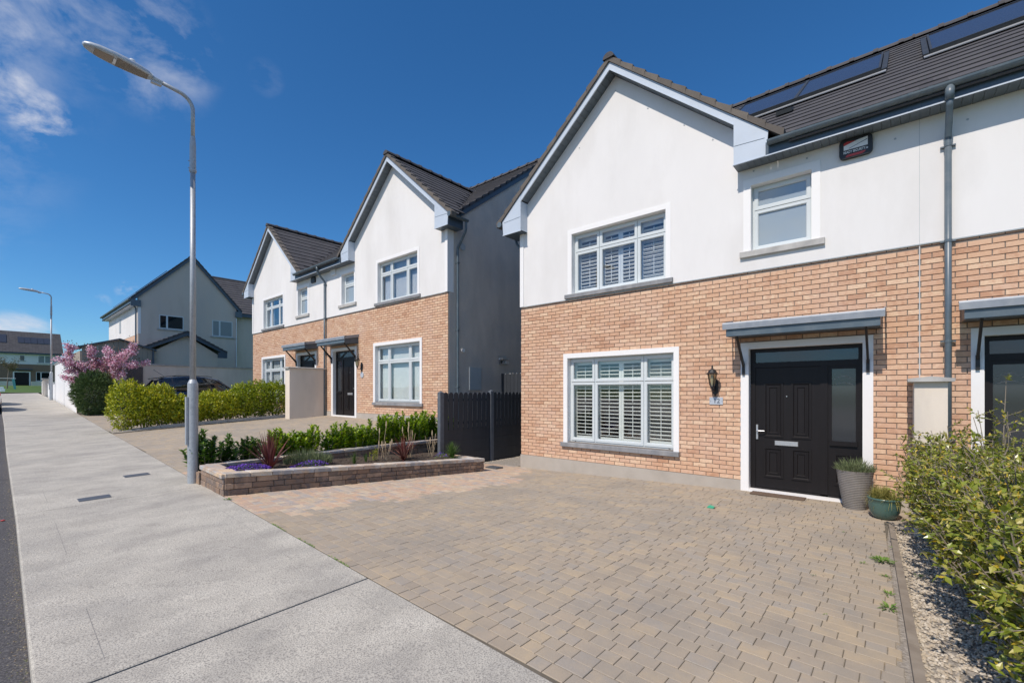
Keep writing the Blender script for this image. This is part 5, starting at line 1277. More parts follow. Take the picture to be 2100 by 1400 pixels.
# big shrub hedge at right
def loose_shrub(x, y, zb, h, wx, wy, nst, label, open_=.5, lean=(0, 0), side=9, leaf=(.026, .052), reach=1.1):
    root = empty('garden_shrub', (x, y, zb), label, 'shrub', 'olive green shrubs along the gravel strip')
    C, D, NN, LL = [], [], [], []; CY, DY = [], []; q = MB()
    for k in range(nst):
        a = random.random() * 6.283; rr = math.sqrt(random.random()); tx, ty = x + lean[0] + wx / 2 * rr * math.cos(a), y + lean[1] + wy / 2 * rr * math.sin(a); hh = h * random.uniform(.45, 1.0) * (1 - .22 * rr ** 2)
        b = Vector((x + random.gauss(0, .09), y + random.gauss(0, .12), zb - .03)); t = Vector((tx, ty, zb + hh)); m = (b + t) / 2 + Vector((random.gauss(0, .04), random.gauss(0, .04), -.03)); q.tube([tuple(b), tuple(m), tuple(t)], [.009, .006, .003], 5)
        for s in range(side):
            f = .22 + .78 * (s + random.random()) / side; p = (b.lerp(m, f * 2) if f < .5 else m.lerp(t, f * 2 - 1)); dd = Vector((random.gauss(0, 1), random.gauss(0, 1), random.gauss(.55, .45))).normalized(); l = random.uniform(.07, .2) * reach; e = p + dd * l; q.tube([tuple(p), tuple(e)], [.003, .0015], 3, cap=False)
            for i in range(11):
                g = .2 + .8 * i / 11; pp = p.lerp(e, g); ld = (dd + Vector((random.gauss(0, .8), random.gauss(0, .8), random.gauss(.1, .6)))).normalized()
                if random.random() < .085: CY.append(pp); DY.append(tuple(ld))
                else: C.append(pp); D.append(tuple(ld)); NN.append((random.gauss(0, .6), random.gauss(0, .6), 1)); LL.append(random.uniform(*leaf))
    LL = np.array(LL); V, F = leaf_mesh(C, D, NN, LL, LL * .52, curl=.08); add_leaves('foliage', root, V, F, EUON); q.build('stem', TWIG, root)
    if CY: V, F = leaf_mesh(CY, DY, rng.normal(size=(len(CY), 3)), rng.uniform(.03, .05, len(CY)), .016); add_leaves('yellow_leaves', root, V, F, YELL)
loose_shrub(.40, 6.75, .0, 1.32, 1.0, 1.0, 80, 'furthest olive shrub, in front of the pale dividing wall and green pot', side=19)
loose_shrub(.50, 6.0, .0, 1.34, 1.05, 1.05, 86, 'second olive shrub from the house, below the far right downpipe', side=19)
loose_shrub(.58, 5.25, .0, 1.32, 1.05, 1.05, 93, 'third olive shrub from the house, full of yellow leaves', side=19)
loose_shrub(.64, 4.5, .0, 1.30, 1.05, 1.0, 93, 'fourth olive shrub from the house, spreading over the gravel', side=19, leaf=(.032, .06))
loose_shrub(.69, 3.75, .0, 1.26, 1.0, .95, 86, 'second nearest olive shrub, right of the gravel strip', side=19, leaf=(.032, .06))
loose_shrub(.72, 3.0, .0, 1.20, .95, .9, 80, 'nearest olive shrub, at the bottom right corner', side=19, leaf=(.032, .06))
loose_shrub(.80, 6.75, .0, 1.85, .7, .7, 14, 'tall thin open shrub with bare branches in front of the far right door', side=8, lean=(.05, .1), reach=1.4)

# ------------------------------------------------------------------ gravel strip and edging
sheet('gravel_strip', xsl(-.2, 2.2, 6), lambda x: lerp(YE, x) + .0, lambda x: 8.3, lambda x, y: lot(x, y) - .022, 6, GBASE)
def gp():
    while True:
        y = random.uniform(2.1, 7.35); x = random.uniform(edgex(y) + .05, edgex(y) + 1.25)
        if x < 1.6: return x, y, lot(x, y) - .016
gq = MB()
for i in range(15000):
    x, y, z = gp(); r = random.uniform(.006, .017); a = random.random() * 3.14; e = random.uniform(.5, .95); ca, sa = math.cos(a), math.sin(a); h = r * random.uniform(.4, .8)
    pts = [(r, 0), (r * .45, r * e), (-r * .5, r * e * .9), (-r, -.1 * r), (-r * .4, -r * e), (r * .5, -r * e * .8)]; pts = [(x + p * ca - t * sa, y + p * sa + t * ca) for p, t in pts]
    tilt = random.gauss(0, .25); base = [(p[0], p[1], z) for p in pts]; top = [(x + (p[0] - x) * .6, y + (p[1] - y) * .6, z + h + (p[0] - x) * tilt) for p in pts]
    gq.add(base + top, [(6, 7, 8, 9, 10, 11)] + [(k, (k + 1) % 6, (k + 1) % 6 + 6, k + 6) for k in range(6)])
gq.build('gravel', GRAVELM, None, kind='stuff', label='pale angular gravel chips between drive edging and olive shrubs', cat='gravel')
ed = empty('drive_edging', (-.05, 5, 0), 'worn brown edging strip between paved drive and pale gravel', 'edging')
y = 2.14
while y < 7.3:
    y2 = min(y + .915, 7.34); xa, xb = edgex(y), edgex(y2 - .006); w = .055
    q = MB(); za = [lot(xa, y), lot(xb, y2)]
    q.add([(xa - .0, y, -.1), (xa + w, y, -.1), (xb + w, y2 - .006, -.1), (xb, y2 - .006, -.1), (xa, y, za[0] + .022), (xa + w, y, za[0] + .022), (xb + w, y2 - .006, za[1] + .022), (xb, y2 - .006, za[1] + .022)], [(0, 3, 2, 1), (4, 5, 6, 7), (0, 1, 5, 4), (1, 2, 6, 5), (2, 3, 7, 6), (3, 0, 4, 7)])
    q.build('edging_board', pm('edging_concrete', [(.20, .165, .13), (.29, .25, .205)], rough=.9, scale=6, bump=.002, bscale=80) if 'edging_concrete' not in MATS else MATS['edging_concrete'], ed); y = y2

# weeds
def weed(x, y, z, r, n, label):
    root = empty('weed', (x, y, z), label, 'weed', 'weeds growing in the joints'); C = []; D = []
    for i in range(n): a = random.random() * 6.28; q_ = r * random.random() * .5; C.append((x + q_ * math.cos(a), y + q_ * math.sin(a) * 1.3, z + .003)); D.append((math.cos(a), math.sin(a), random.uniform(.1, .9)))
    V, F = leaf_mesh(C, D, [(0, 0, 1)] * n, rng.uniform(.5, 1, n) * r * .6, r * .16); add_leaves('leaves', root, V, F, WEED)
def we(x, y): return lot(x, y)
weed(-7.12, 2.19, we(-7.12, 2.19), .07, 34, 'small weed at the foot of the planter corner by the pavement')
for x, y, r, n, l in ((-.16, 5.75, .13, 50, 'largest bright weed against the drive edging'), (-.13, 5.3, .06, 22, 'small weed just nearer than the largest one at the edging'), (-.10, 4.85, .07, 24, 'weed at the edging midway down the gravel'), (-.09, 4.55, .09, 34, 'leafy weed at the edging opposite the third shrub'),
                      (-.30, 5.55, .05, 16, 'weed in a paver joint left of the edging'), (-.62, 4.9, .04, 8, 'tiny weed alone in the paving'), (-.1, 6.3, .05, 16, 'weed at the edging near the green pot'), (.1, 5.5, .05, 14, 'weed in the gravel behind the edging'), (-.55, 6.6, .04, 10, 'small weed in the paving before the pots'), (-.45, 4.1, .03, 8, 'tiny weed in the nearer paving')):
    weed(x, y, we(x, y), r, n, l)
q = MB()
for i in range(260):
    x = random.uniform(-5.6, -3.6); ye = lerp(YE, x) + random.gauss(0, .006)
    if math.sin(x * 9) > -.2: a = random.random() * 6.28; s = .008; q.add([(x - s, ye, lot(x, ye)), (x + s, ye, lot(x, ye)), (x + math.cos(a) * .006, ye + .004, lot(x, ye) + random.uniform(.004, .014))], [(0, 1, 2)])
q.build('moss', WEED, None, kind='stuff', label='thin line of moss between pavement and paved drive', cat='moss')

# ------------------------------------------------------------------ pots, mat, litter
def ribpot(x, y, r, h):
    prof = [(r * .60, 0)]; n = 22
    for i in range(n):
        t = (i + .5) / n; rr = r * (.60 + .40 * t ** .9); prof += [(rr + .004, h * (i + .15) / n), (rr + .004, h * (i + .75) / n), (rr - .003, h * (i + .95) / n)]
    prof += [(r * 1.02, h * .985), (r * 1.03, h), (r * .92, h), (r * .9, h - .05), (.01, h - .05)]; return prof
gpz = 0.0
p1 = empty('plant_pot', (-.535, 8.06, .0), 'tall grey ribbed pot with lavender beside the black door', 'plant pot')
q = MB(); q.lathe((-.535, 8.06, .0), ribpot(0, 0, .215, .54), 32); q.build('pot', GREYPOT, p1)
q = MB(); blades(q, (-.535, 8.06, .48), 10, .1, .004, .5)
for i in range(1300):
    a = random.random() * 6.28; r = .19 * math.sqrt(random.random()); x, y = -.535 + r * math.cos(a), 8.06 + r * math.sin(a); d = Vector((math.cos(a) * r * 4.2 + random.gauss(0, .3), math.sin(a) * r * 3.2 + random.gauss(0, .3), 1)).normalized(); p = Vector((x, y, .50)) + d * random.uniform(0, .15 * (1.1 - (r / .2) ** 2) + .03); e = p + d * .07
    s = Vector((random.gauss(0, 1), random.gauss(0, 1), 0)).normalized() * .004; q.add([tuple(p - s), tuple(p + s), tuple(e)], [(0, 1, 2)])
q.build('lavender', LAVEN, p1, kind='stuff')
p2 = empty('plant_pot', (-.20, 7.66, .0), 'low green glazed pot of yellowish sedge beside the tall grey pot', 'plant pot')
q = MB(); q.lathe((-.20, 7.66, .0), [(.095, 0), (.13, .03), (.16, .1), (.172, .2), (.170, .245), (.178, .25), (.178, .27), (.158, .27), (.15, .23), (.01, .23)], 32); q.build('pot', GRNPOT, p2, smooth=True)
q = MB(); [blades(q, (-.20 + .13 * math.cos(k * 1.1) * (k % 3) / 2, 7.66 + .13 * math.sin(k * 1.1) * (k % 3) / 2, .225), 150, .19, .005, .75, droop=3.2) for k in range(9)]; q.build('sedge', SEDGE, p2, kind='stuff')
q = MB(); q.V = []; q.box(-1.9, -1.15, YF - .28, YF - .06, .0, .014); single('doormat', q, MATM, 'thin brown doormat in front of the black front door', 'doormat')
q = MB(); q.prism([(-.05, 0), (.04, .0), (.05, .02), (-.02, .035)], -.03, .03, 'y'); q.V = [(a - 2.09, b + 6.75, c + lot(-2.1, 6.75) + .002) for a, b, c in q.V]; single('plastic_scrap', q, MINT, 'scrap of mint green plastic lying on the paved drive', 'litter')
q = MB(); q.box(-7.42, -7.08, 7.62, 7.86, lot(-7.2, 7.7) + .002, lot(-7.2, 7.7) + .03); single('drain_cover', q, COVER, 'dark square drain cover at the far end of the planter', 'cover')
q = MB(); q.box(-6.42, -6.38, .13, .15, P(-6.4, .2) - .1, P(-6.4, .2) - .09); 
def lp():
    x = random.uniform(-6, .0); y = random.uniform(2.6, 7.8); return x, y, lot(x, y) + .001
bits(90, lp, .004, .013, flat=.3).build('leaf_litter', BARK, None, kind='stuff', label='dry leaf crumbs scattered over the paved drive', cat='litter')
def pgr():
    x = random.choice([random.uniform(-9, -7.0), random.uniform(-7.6, -6.98)]); y = 7.2 + random.random() * 1.4 if x > -8.2 else 7.9; return x, max(y, 7.25), lot(-7.2, y) + .003
bits(260, lambda: (lambda y: (XB + .06 + abs(random.gauss(0, .12)), y, lot(-7.5, y) + .002))(random.uniform(7.3, 10)), .006, .02).build('passage_gravel', GRAVELM, None, kind='stuff', label='loose gravel along the foot of the picket fence', cat='gravel')

q = MB(); q.lathe((-8.55, .12, P(-8.55, .2) - .1), [(.02, 0), (.022, .006), (.016, .012)], 10); single('bottle_cap', q, REDP, 'small red bottle cap in the gutter at the left edge', 'litter')
# ------------------------------------------------------------------ cars
def car(X, Y, zb, heading, paint, label, L=4.15, W=1.76, H=1.5):
    """rear at local y=0, nose at y=L"""
    root = empty('parked_car', (X, Y, zb), label, 'car', 'parked cars')
    ca, sa = math.cos(heading), math.sin(heading)
    def tw(p): return (X + p[0] * ca - p[1] * sa, Y + p[0] * sa + p[1] * ca, zb + p[2])
    def loft(secs, name, mat, parent=root, smooth=True):
        n = len(secs[0]); V = [tw(p) for s in secs for p in s]
        F = [(i * n + j, i * n + (j + 1) % n, (i + 1) * n + (j + 1) % n, (i + 1) * n + j) for i in range(len(secs) - 1) for j in range(n)] + [tuple(range(n)), tuple((len(secs) - 1) * n + j for j in range(n))]
        q = MB(); q.add(V, F); return q.build(name, mat, parent, smooth=smooth)
    hw = W / 2
    def sec(y, w, zl, zs, zt, tw_):   # lower body section
        return [(-w, y, zl), (-w * 1.0, y, zs), (-w * .97, y, (zs + zt) / 2 + .05), (-tw_, y, zt), (0, y, zt + .015), (tw_, y, zt), (w * .97, y, (zs + zt) / 2 + .05), (w, y, zs), (w, y, zl), (0, y, zl - .02)]
    body = [sec(.0, hw * .8, .42, .55, .80, hw * .75), sec(.06, hw * .93, .32, .5, .92, hw * .84), sec(.35, hw, .22, .5, .98, hw * .92), sec(1.2, hw, .2, .5, .95, hw * .93), sec(2.4, hw, .2, .5, .93, hw * .92), sec(3.1, hw, .2, .5, .92, hw * .88), sec(3.7, hw * .98, .22, .5, .82, hw * .8), sec(4.0, hw * .9, .28, .48, .70, hw * .72), sec(L, hw * .7, .35, .45, .58, hw * .6)]
    loft(body, 'body', paint)
    def gs(y, zt, wt, wb, zb_=.90): return [(-wb, y, zb_), (-wt, y, zt - .05), (-wt * .85, y, zt), (0, y, zt + .015), (wt * .85, y, zt), (wt, y, zt - .05), (wb, y, zb_), (0, y, zb_ - .02)]
    gh = [gs(.12, .93, hw * .8, hw * .84), gs(.42, H - .17, hw * .70, hw * .88), gs(.62, H - .06, hw * .70, hw * .9), gs(1.3, H, hw * .71, hw * .9), gs(2.0, H - .01, hw * .70, hw * .9), gs(2.45, H - .1, hw * .68, hw * .9), gs(3.15, .93, hw * .78, hw * .86)]
    loft(gh, 'glasshouse', CARG)
    rf = [[(p[0] * 1.005, p[1], p[2] + .006) for p in s[1:6]] + [(p[0] * .97, p[1], p[2] - .03) for p in reversed(s[1:6])] for s in gh[1:6]]
    loft(rf, 'roof', paint)
    for sx in (-1, 1):
        for (ya, yb, za, zt_, wd) in ((.12, .5, .93, H - .12, .12), (1.35, 1.38, .92, H - .04, .05), (3.1, 2.45, .93, H - .1, .06), (.95, .85, .92, H - .04, .05)):
            q = MB(); a = (sx * hw * .895, ya, za); b = (sx * hw * .70, yb, zt_); V = []
            for p, y_ in ((a, 0), (b, 0)): V += [tw((p[0] * 1.006, p[1] - wd / 2, p[2])), tw((p[0] * 1.006, p[1] + wd / 2, p[2])), tw((p[0] * .97, p[1] + wd / 2, p[2])), tw((p[0] * .97, p[1] - wd / 2, p[2]))]
            q.add(V, [(0, 1, 2, 3), (7, 6, 5, 4), (0, 4, 5, 1), (1, 5, 6, 2), (2, 6, 7, 3), (3, 7, 4, 0)]); q.build('pillar', paint, root)
        q = MB(); V = [tw(p) for p in ((sx * hw * .92, 2.95, .93), (sx * (hw + .16), 2.92, .95), (sx * (hw + .17), 2.95, 1.08), (sx * hw * .93, 3.0, 1.06), (sx * hw * .92, 3.05, .93), (sx * (hw + .15), 3.08, .96), (sx * (hw + .15), 3.06, 1.06), (sx * hw * .93, 3.08, 1.05))]
        q.add(V, [(0, 1, 2, 3), (7, 6, 5, 4), (0, 4, 5, 1), (1, 5, 6, 2), (2, 6, 7, 3), (3, 7, 4, 0)]); q.build('wing_mirror', MIRR, root)
        q = MB(); V = [tw((sx * x_, y_, z_)) for x_, y_, z_ in ((hw * .62, -.004, .72), (hw * .9, .02, .72), (hw * .99, .22, .76), (hw * .97, .24, .9), (hw * .86, .03, .92), (hw * .6, -.004, .88), (hw * .6, .1, .8), (hw * .9, .2, .8))]
        q.add(V, [(0, 1, 4, 5), (1, 2, 3, 4), (0, 5, 6), (2, 7, 3), (4, 3, 7, 6, 5), (1, 0, 6, 7, 2)]); q.build('tail_lamp', REDL, root)
        for yw in (.72, 3.32):
            q = MB(); c = tw((sx * (hw - .11), yw, .31)); d = tw((sx * (hw + .012), yw, .31)); q.tube([c, d], .31, 22); w_ = q.build('wheel', TYRE, root)
            q = MB(); c = tw((sx * (hw + .0), yw, .31)); d = tw((sx * (hw + .02), yw, .31)); q.tube([c, d], .2, 16); q.build('rim', RIM, w_)
    q = MB(); V = [tw(p) for p in ((-hw * .62, .32, H - .1), (hw * .62, .32, H - .1), (hw * .66, .62, H - .03), (-hw * .66, .62, H - .03), (-hw * .62, .30, H - .07), (hw * .62, .30, H - .07), (hw * .66, .62, H + .005), (-hw * .66, .62, H + .005))]
    q.add(V, [(3, 2, 1, 0), (4, 5, 6, 7), (0, 1, 5, 4), (1, 2, 6, 5), (2, 3, 7, 6), (3, 0, 4, 7)]); q.build('spoiler', paint, root)
    q = MB(); q.tube([tw((0, .75, H)), tw((0, .38, H + .28))], .006, 5); q.build('aerial', BLACKM, root)
    q = MB()
    for sx in (-1, 1): q.tube([tw((sx * hw * .66, .85, H + .01)), tw((sx * hw * .66, 1.0, H + .045)), tw((sx * hw * .66, 2.1, H + .035)), tw((sx * hw * .66, 2.25, H + .0))], .012, 6)
    q.build('roof_rail', BLACKM, root)
    return root
car(-22.75, 3.95, lot2(-22.5, 6) + .0, 0, NAVY, 'dark navy hatchback parked on the far drive behind the golden hedge', H=1.56)
for X, pt, lb in ((-35.3, NAVY, 'dark car at the kerb on the left edge, casting the nearer shadow on the pavement'), (-41.2, SILV, 'pale car at the kerb behind it, casting the further shadow')):
    yk = lerp(YK, X); car(X + 4.1, yk - .93, P(X, yk) - .12, math.radians(90), pt, lb, H=1.45)

# ------------------------------------------------------------------ garden walls on the left
def wallbox(root, X0, X1, Y0, Y1, zb, zt, name='render', mat=GWALL): MB().box(*sorted((X0, X1)), *sorted((Y0, Y1)), zb, zt).build(name, mat, root)
gw = empty('garden_wall', (-28.1, 5, .8), 'long shaded garden wall with concrete coping behind the navy car', 'wall')
MB().box(-28.24, -28.02, 2.60, 16, .3, 2.955).build('render', GWALL, gw)
MB().box(-28.29, -27.97, 2.55, 16, 2.955, 3.02).build('coping', SILLP, gw)
lt = empty('trellis_panel', (-27.98, 4.6, 1.0), 'grey lattice trellis panel fixed to the shaded garden wall', 'trellis'); q = MB()
y0_, y1_, z0_, z1_ = 4.30, 4.93, 1.0, 2.86
ring_ = MB(); 
for (a, b, c, d) in ((y0_, y0_ + .03, z0_, z1_), (y1_ - .03, y1_, z0_, z1_), (y0_, y1_, z1_ - .03, z1_), (y0_, y1_, z0_, z0_ + .03)): ring_.box(-28.01, -27.975, a, b, c, d)
ring_.build('trellis_frame', LATT, lt)
kk = -2.0
while kk < .7:
    for sgn in (1, -1):
        pa, pb = [], []
        pts = []
        for t in (0, 1):
            pass
        ya, za_ = y0_, z0_ - kk if sgn > 0 else z1_ + kk
        # line z = za + sgn*(y-y0)
        yy0, yy1 = y0_, y1_
        zA, zB = za_ , za_ + sgn * (y1_ - y0_)
        def clipz(y, z): return y, z
        if (zA < z0_ and zB < z0_) or (zA > z1_ and zB > z1_): continue
        if zA < z0_: yy0 = y0_ + (z0_ - zA) / sgn; zA = z0_
        if zA > z1_: yy0 = y0_ + (z1_ - zA) / sgn; zA = z1_
        if zB > z1_: yy1 = y1_ - (zB - z1_) / sgn; zB = z1_
        if zB < z0_: yy1 = y1_ - (zB - z0_) / sgn; zB = z0_
        if yy1 - yy0 > .02: q.tube([(-28.0 + .006 * sgn, yy0, zA), (-28.0 + .006 * sgn, yy1, zB)], .009, 4)
    kk += .085
q.build('lattice', LATT, lt)
MB().box(-28.015, -28.012, y0_, y1_, z0_, z1_).build('backing', LATT, lt)
def frontwall(pts, zb, zt, label, capm=SILLP, name='garden_wall', th=.22, cap=.06, group=None):
    (xa, ya), (xb, yb) = pts; root = empty(name, (xa, ya, zb), label, 'wall', group)
    q = MB(); q.add([(xa, ya, zb), (xb, yb, zb), (xb, yb + th, zb), (xa, ya + th, zb), (xa, ya, zt), (xb, yb, zt), (xb, yb + th, zt), (xa, ya + th, zt)], [(0, 1, 2, 3), (4, 7, 6, 5), (0, 4, 5, 1), (1, 5, 6, 2), (2, 6, 7, 3), (3, 7, 4, 0)]); q.build('render', TRIM if 'white' in label else GWALL, root)
    o = .04; q = MB(); q.add([(xa + o, ya - o, zt), (xb - o, yb - o, zt), (xb - o, yb + th + o, zt), (xa + o, ya + th + o, zt), (xa + o, ya - o, zt + cap), (xb - o, yb - o, zt + cap), (xb - o, yb + th + o, zt + cap), (xa + o, ya + th + o, zt + cap)], [(0, 1, 2, 3), (4, 7, 6, 5), (0, 4, 5, 1), (1, 5, 6, 2), (2, 6, 7, 3), (3, 7, 4, 0)]); q.build('coping', capm, root)
    q = MB(); q.add([(xa, ya - .012, zb), (xb, yb - .012, zb), (xb, yb, zb), (xa, ya, zb), (xa, ya - .012, zb + .75), (xb, yb - .012, P(xb) + .12), (xb, yb, P(xb) + .12), (xa, ya, zb + .75)], [(0, 1, 5, 4), (4, 5, 6, 7)])
    return root
frontwall(((-28.02, 2.60), (-36.4, 2.86)), .3, 2.98, 'sunlit white garden wall right of the round bush, lower section')
frontwall(((-36.4, 2.84), (-43.6, 2.97)), .6, 3.45, 'taller sunlit white garden wall section behind the distant lamp post')
frontwall(((-43.7, 2.97), (-50.6, 3.05)), .8, 2.22, 'low white front wall beyond the taller white wall', group='low white front walls')
frontwall(((-52.6, 3.06), (-58.0, 3.12)), .9, 2.45, 'furthest low white front wall beside the green', group='low white front walls')
for X, lb in ((-50.9, 'nearer brown-shaded gate pier in the low white wall'), (-52.3, 'further gate pier in the low white wall')):
    root = empty('gate_pier', (X, 3.0, 1.2), lb, 'pier', 'gate piers'); MB().box(X - .2, X + .2, 2.85, 3.3, .9, 2.62).build('shaft', GWALL, root); MB().box(X - .26, X + .26, 2.79, 3.36, 2.62, 2.70).build('cap', SILLP, root)

# ------------------------------------------------------------------ house behind the garden wall (gable end towards us)
mh = empty('house', (-41, 9, 1.55), 'grey rendered gable-end house behind the garden wall, with black roof panels', 'house')
XG = -36.3; zE = 7.42; zR = 10.80; yL, yR, yA = 6.15, 11.68, 8.98
q = MB(); q.prism([(yL, .8), (yR, .8), (yR, 7.55), (yA, zR - .22), (yL, 7.6)], XG - .25, XG, 'x'); q.build('gable_wall', DASHR, mh)
MB().box(-46.8, XG - .25, yL, yL + .25, 5.27, 7.2).build('front_wall', RENDER, mh); MB().box(-46.8, XG - .25, yL + .01, yL + .25, .8, 5.27).build('front_brickwork', BRICK, mh); MB().box(-46.8, XG - .25, yR - .25, yR, .8, 7.2).build('back_wall', DASHR, mh)
MB().box(XG - .02, XG + .012, yL - .01, yL + .13, 5.3, 7.2).build('corner_band', TRIM, mh)
def roofslab(root, p, th=.09, mat=TILE, name='roof'):
    q = MB(); V = [tuple(v) for v in p] + [(v[0], v[1], v[2] - th) for v in p]; q.add(V, [(0, 1, 2, 3), (7, 6, 5, 4), (0, 4, 5, 1), (1, 5, 6, 2), (2, 6, 7, 3), (3, 7, 4, 0)]); return q.build(name, mat, root)
def courses(root, x0, x1, ya, za, yb, zb, n, along='x', mat=TILE):
    """tile courses as overlapping strips"""
    q = MB()
    for i in range(n):
        t0, t1 = i / n, (i + 1.0) / n; A = Vector((ya, za)).lerp(Vector((yb, zb)), t0); B = Vector((ya, za)).lerp(Vector((yb, zb)), t1)
        k = int(abs(x1 - x0) / .33); 
        for c in range(k):
            xa, xb = x0 + (x1 - x0) * c / k + .004, x0 + (x1 - x0) * (c + 1) / k - .004
            pts = [(xa, A.x, A.y + .055), (xb, A.x, A.y + .055), (xb, B.x, B.y + .02), (xa, B.x, B.y + .02), (xa, A.x, A.y + .02), (xb, A.x, A.y + .02)]
            if along == 'y': pts = [(b, a, c_) for a, b, c_ in pts]
            q.add(pts, [(0, 1, 2, 3), (4, 5, 1, 0)])
    return q.build('tile', mat, root, kind='stuff')
yl2, yr2 = yL - .38, yR + .32
roofslab(mh, [(-46.95, yl2, zE - .0), (XG + .12, yl2, zE), (XG + .12, yA, zR), (-46.95, yA, zR)]); roofslab(mh, [(-46.95, yA, zR), (XG + .12, yA, zR), (XG + .12, yr2, zE), (-46.95, yr2, zE)])
courses(mh, -46.95, XG + .14, yl2, zE, yA, zR, 14)
for (ya, za_, yb, zb_) in ((yl2, zE, yA, zR), (yr2, zE, yA, zR)):
    q = MB(); q.prism([(ya, za_ - .26), (yb, zb_ - .26), (yb, zb_ - .04), (ya, za_ - .04)], XG + .10, XG + .125, 'x'); q.build('bargeboard', FASCIA, mh)
    n = 14
    for i in range(n):
        t0, t1 = i / n, (i + 1) / n; a = Vector((ya, za_)).lerp(Vector((yb, zb_)), t0); b = Vector((ya, za_)).lerp(Vector((yb, zb_)), t1); q = MB(); q.prism([(a.x, a.y - .04), (b.x, b.y - .04), (b.x, b.y + .05), (a.x, a.y + .085)], XG + .05, XG + .16, 'x'); q.build('verge_tile', TILE, mh)
q = MB(); q.box(XG + .07, XG + .13, yL - .38, yL + .12, 6.98, 7.38); q.build('box_end', GUTTER, mh); q = MB(); q.box(XG + .07, XG + .13, yR - .1, yR + .32, 6.98, 7.38); q.build('box_end', GUTTER, mh)
q = MB(); q.tube([(-47.1, yl2 - .05, zE - .04), (XG + .1, yl2 - .05, zE - .04)], .07, 8); q.build('gutter', GUTTER, mh); MB().box(-46.95, XG + .1, yl2, yL, 7.1, 7.14).build('soffit', BARGE, mh); MB().box(-46.95, XG + .1, yl2, yl2 + .03, 7.1, zE - .02).build('fascia', GUTTER, mh)
q = MB(); q.tube([(XG - .2, yl2, 7.3), (XG - .2, yL - .08, 6.9), (XG - .2, yL - .08, 1.5)], .045, 8); q.build('downpipe', FASCIA, mh)
for i in range(7):
    xa = -37.6 - i * 1.15; a, b = .14, .66; A = Vector((yl2, zE)).lerp(Vector((yA, zR)), a); B = Vector((yl2, zE)).lerp(Vector((yA, zR)), b)
    q = MB(); q.add([(xa - 1.1, A.x, A.y + .17), (xa, A.x, A.y + .17), (xa, B.x, B.y + .17), (xa - 1.1, B.x, B.y + .17), (xa - 1.1, A.x, A.y + .12), (xa, A.x, A.y + .12), (xa, B.x, B.y + .12), (xa - 1.1, B.x, B.y + .12)], [(0, 1, 2, 3), (7, 6, 5, 4), (0, 4, 5, 1), (1, 5, 6, 2), (2, 6, 7, 3), (3, 7, 4, 0)])
    pn = q.build('solar_panel', SOLAR, mh)
def sidewin(root, X, Y0, Y1, z0, z1, cuts, blind=False, frame=FRAME, deep=.12):
    """window in a wall that faces +X"""
    q = MB(); w = .05
    for (a, b, c, d) in ((Y0, Y1, z0, z0 + w), (Y0, Y1, z1 - w, z1), (Y0, Y0 + w, z0 + w, z1 - w), (Y1 - w, Y1, z0 + w, z1 - w)): q.box(X - .03, X + .02, a, b, c, d)
    for c in cuts: q.box(X - .03, X + .018, c - .05, c + .05, z0 + w, z1 - w)
    wn = q.build('window', frame, root)
    e = [Y0 + w] + list(cuts) + [Y1 - w]
    for a, b in zip(e, e[1:]): MB().box(X + .003, X + .007, a, b, z0 + w, z1 - w).build('pane', glassm('dark_pane', opaque=.9, body=(.012, .015, .018), boost=1.3) if not blind else glassm('blind_pane', opaque=.9, body=(.30, .34, .35), boost=1.3), wn)
    MB().box(X, X + .07, Y0 - .12, Y1 + .12, z0 - .09, z0 - .01).build('sill', SILLP, wn)
    return wn
sidewin(mh, XG, 7.21, 8.52, 5.74, 6.62, (7.62,)); sidewin(mh, XG, 10.17, 11.42, 5.52, 6.62, (10.62,), blind=True)
sidewin(mh, XG, 11.0, 11.6, 2.4, 3.2, ())
q = MB(); q.tube([(XG + .04, 11.66, 1.5), (XG + .04, 11.66, 6.9)], .03, 8); q.build('white_pipe', WHITEP, mh)
# front slit window
q = MB(); q.box(-42.4, -41.9, yL - .02, yL + .02, 5.8, 6.75); q.build('window', GREYP, mh)
# wing to the right
XW = -36.75
MB().box(XW - .25, XW, yR, 17.5, .8, 7.15).build('wing_wall', DASHR, mh); roofslab(mh, [(XW + .3, yR - .4, 7.32), (XW + .3, 17.8, 7.32), (-41.4, 17.8, 10.68), (-41.4, yR - 1.4, 10.68)])
courses(mh, yR - 1.3, 17.8, XW + .32, 7.30, -41.4, 10.68, 15, 'y')
q = MB(); q.tube([(-41.4, yR - 1.2, 10.7), (-41.4, 17.8, 10.7)], .1, 8); q.build('ridge', TILE, mh); q = MB(); q.box(XW + .27, XW + .32, yR + .3, 17.8, 7.08, 7.30); q.build('wing_fascia', FASCIA, mh)
q = MB(); q.tube([(XW, 12.1, 3.2), (XW + .05, 12.1, 3.2)], .09, 12); q.build('vent', BLACKM, mh)
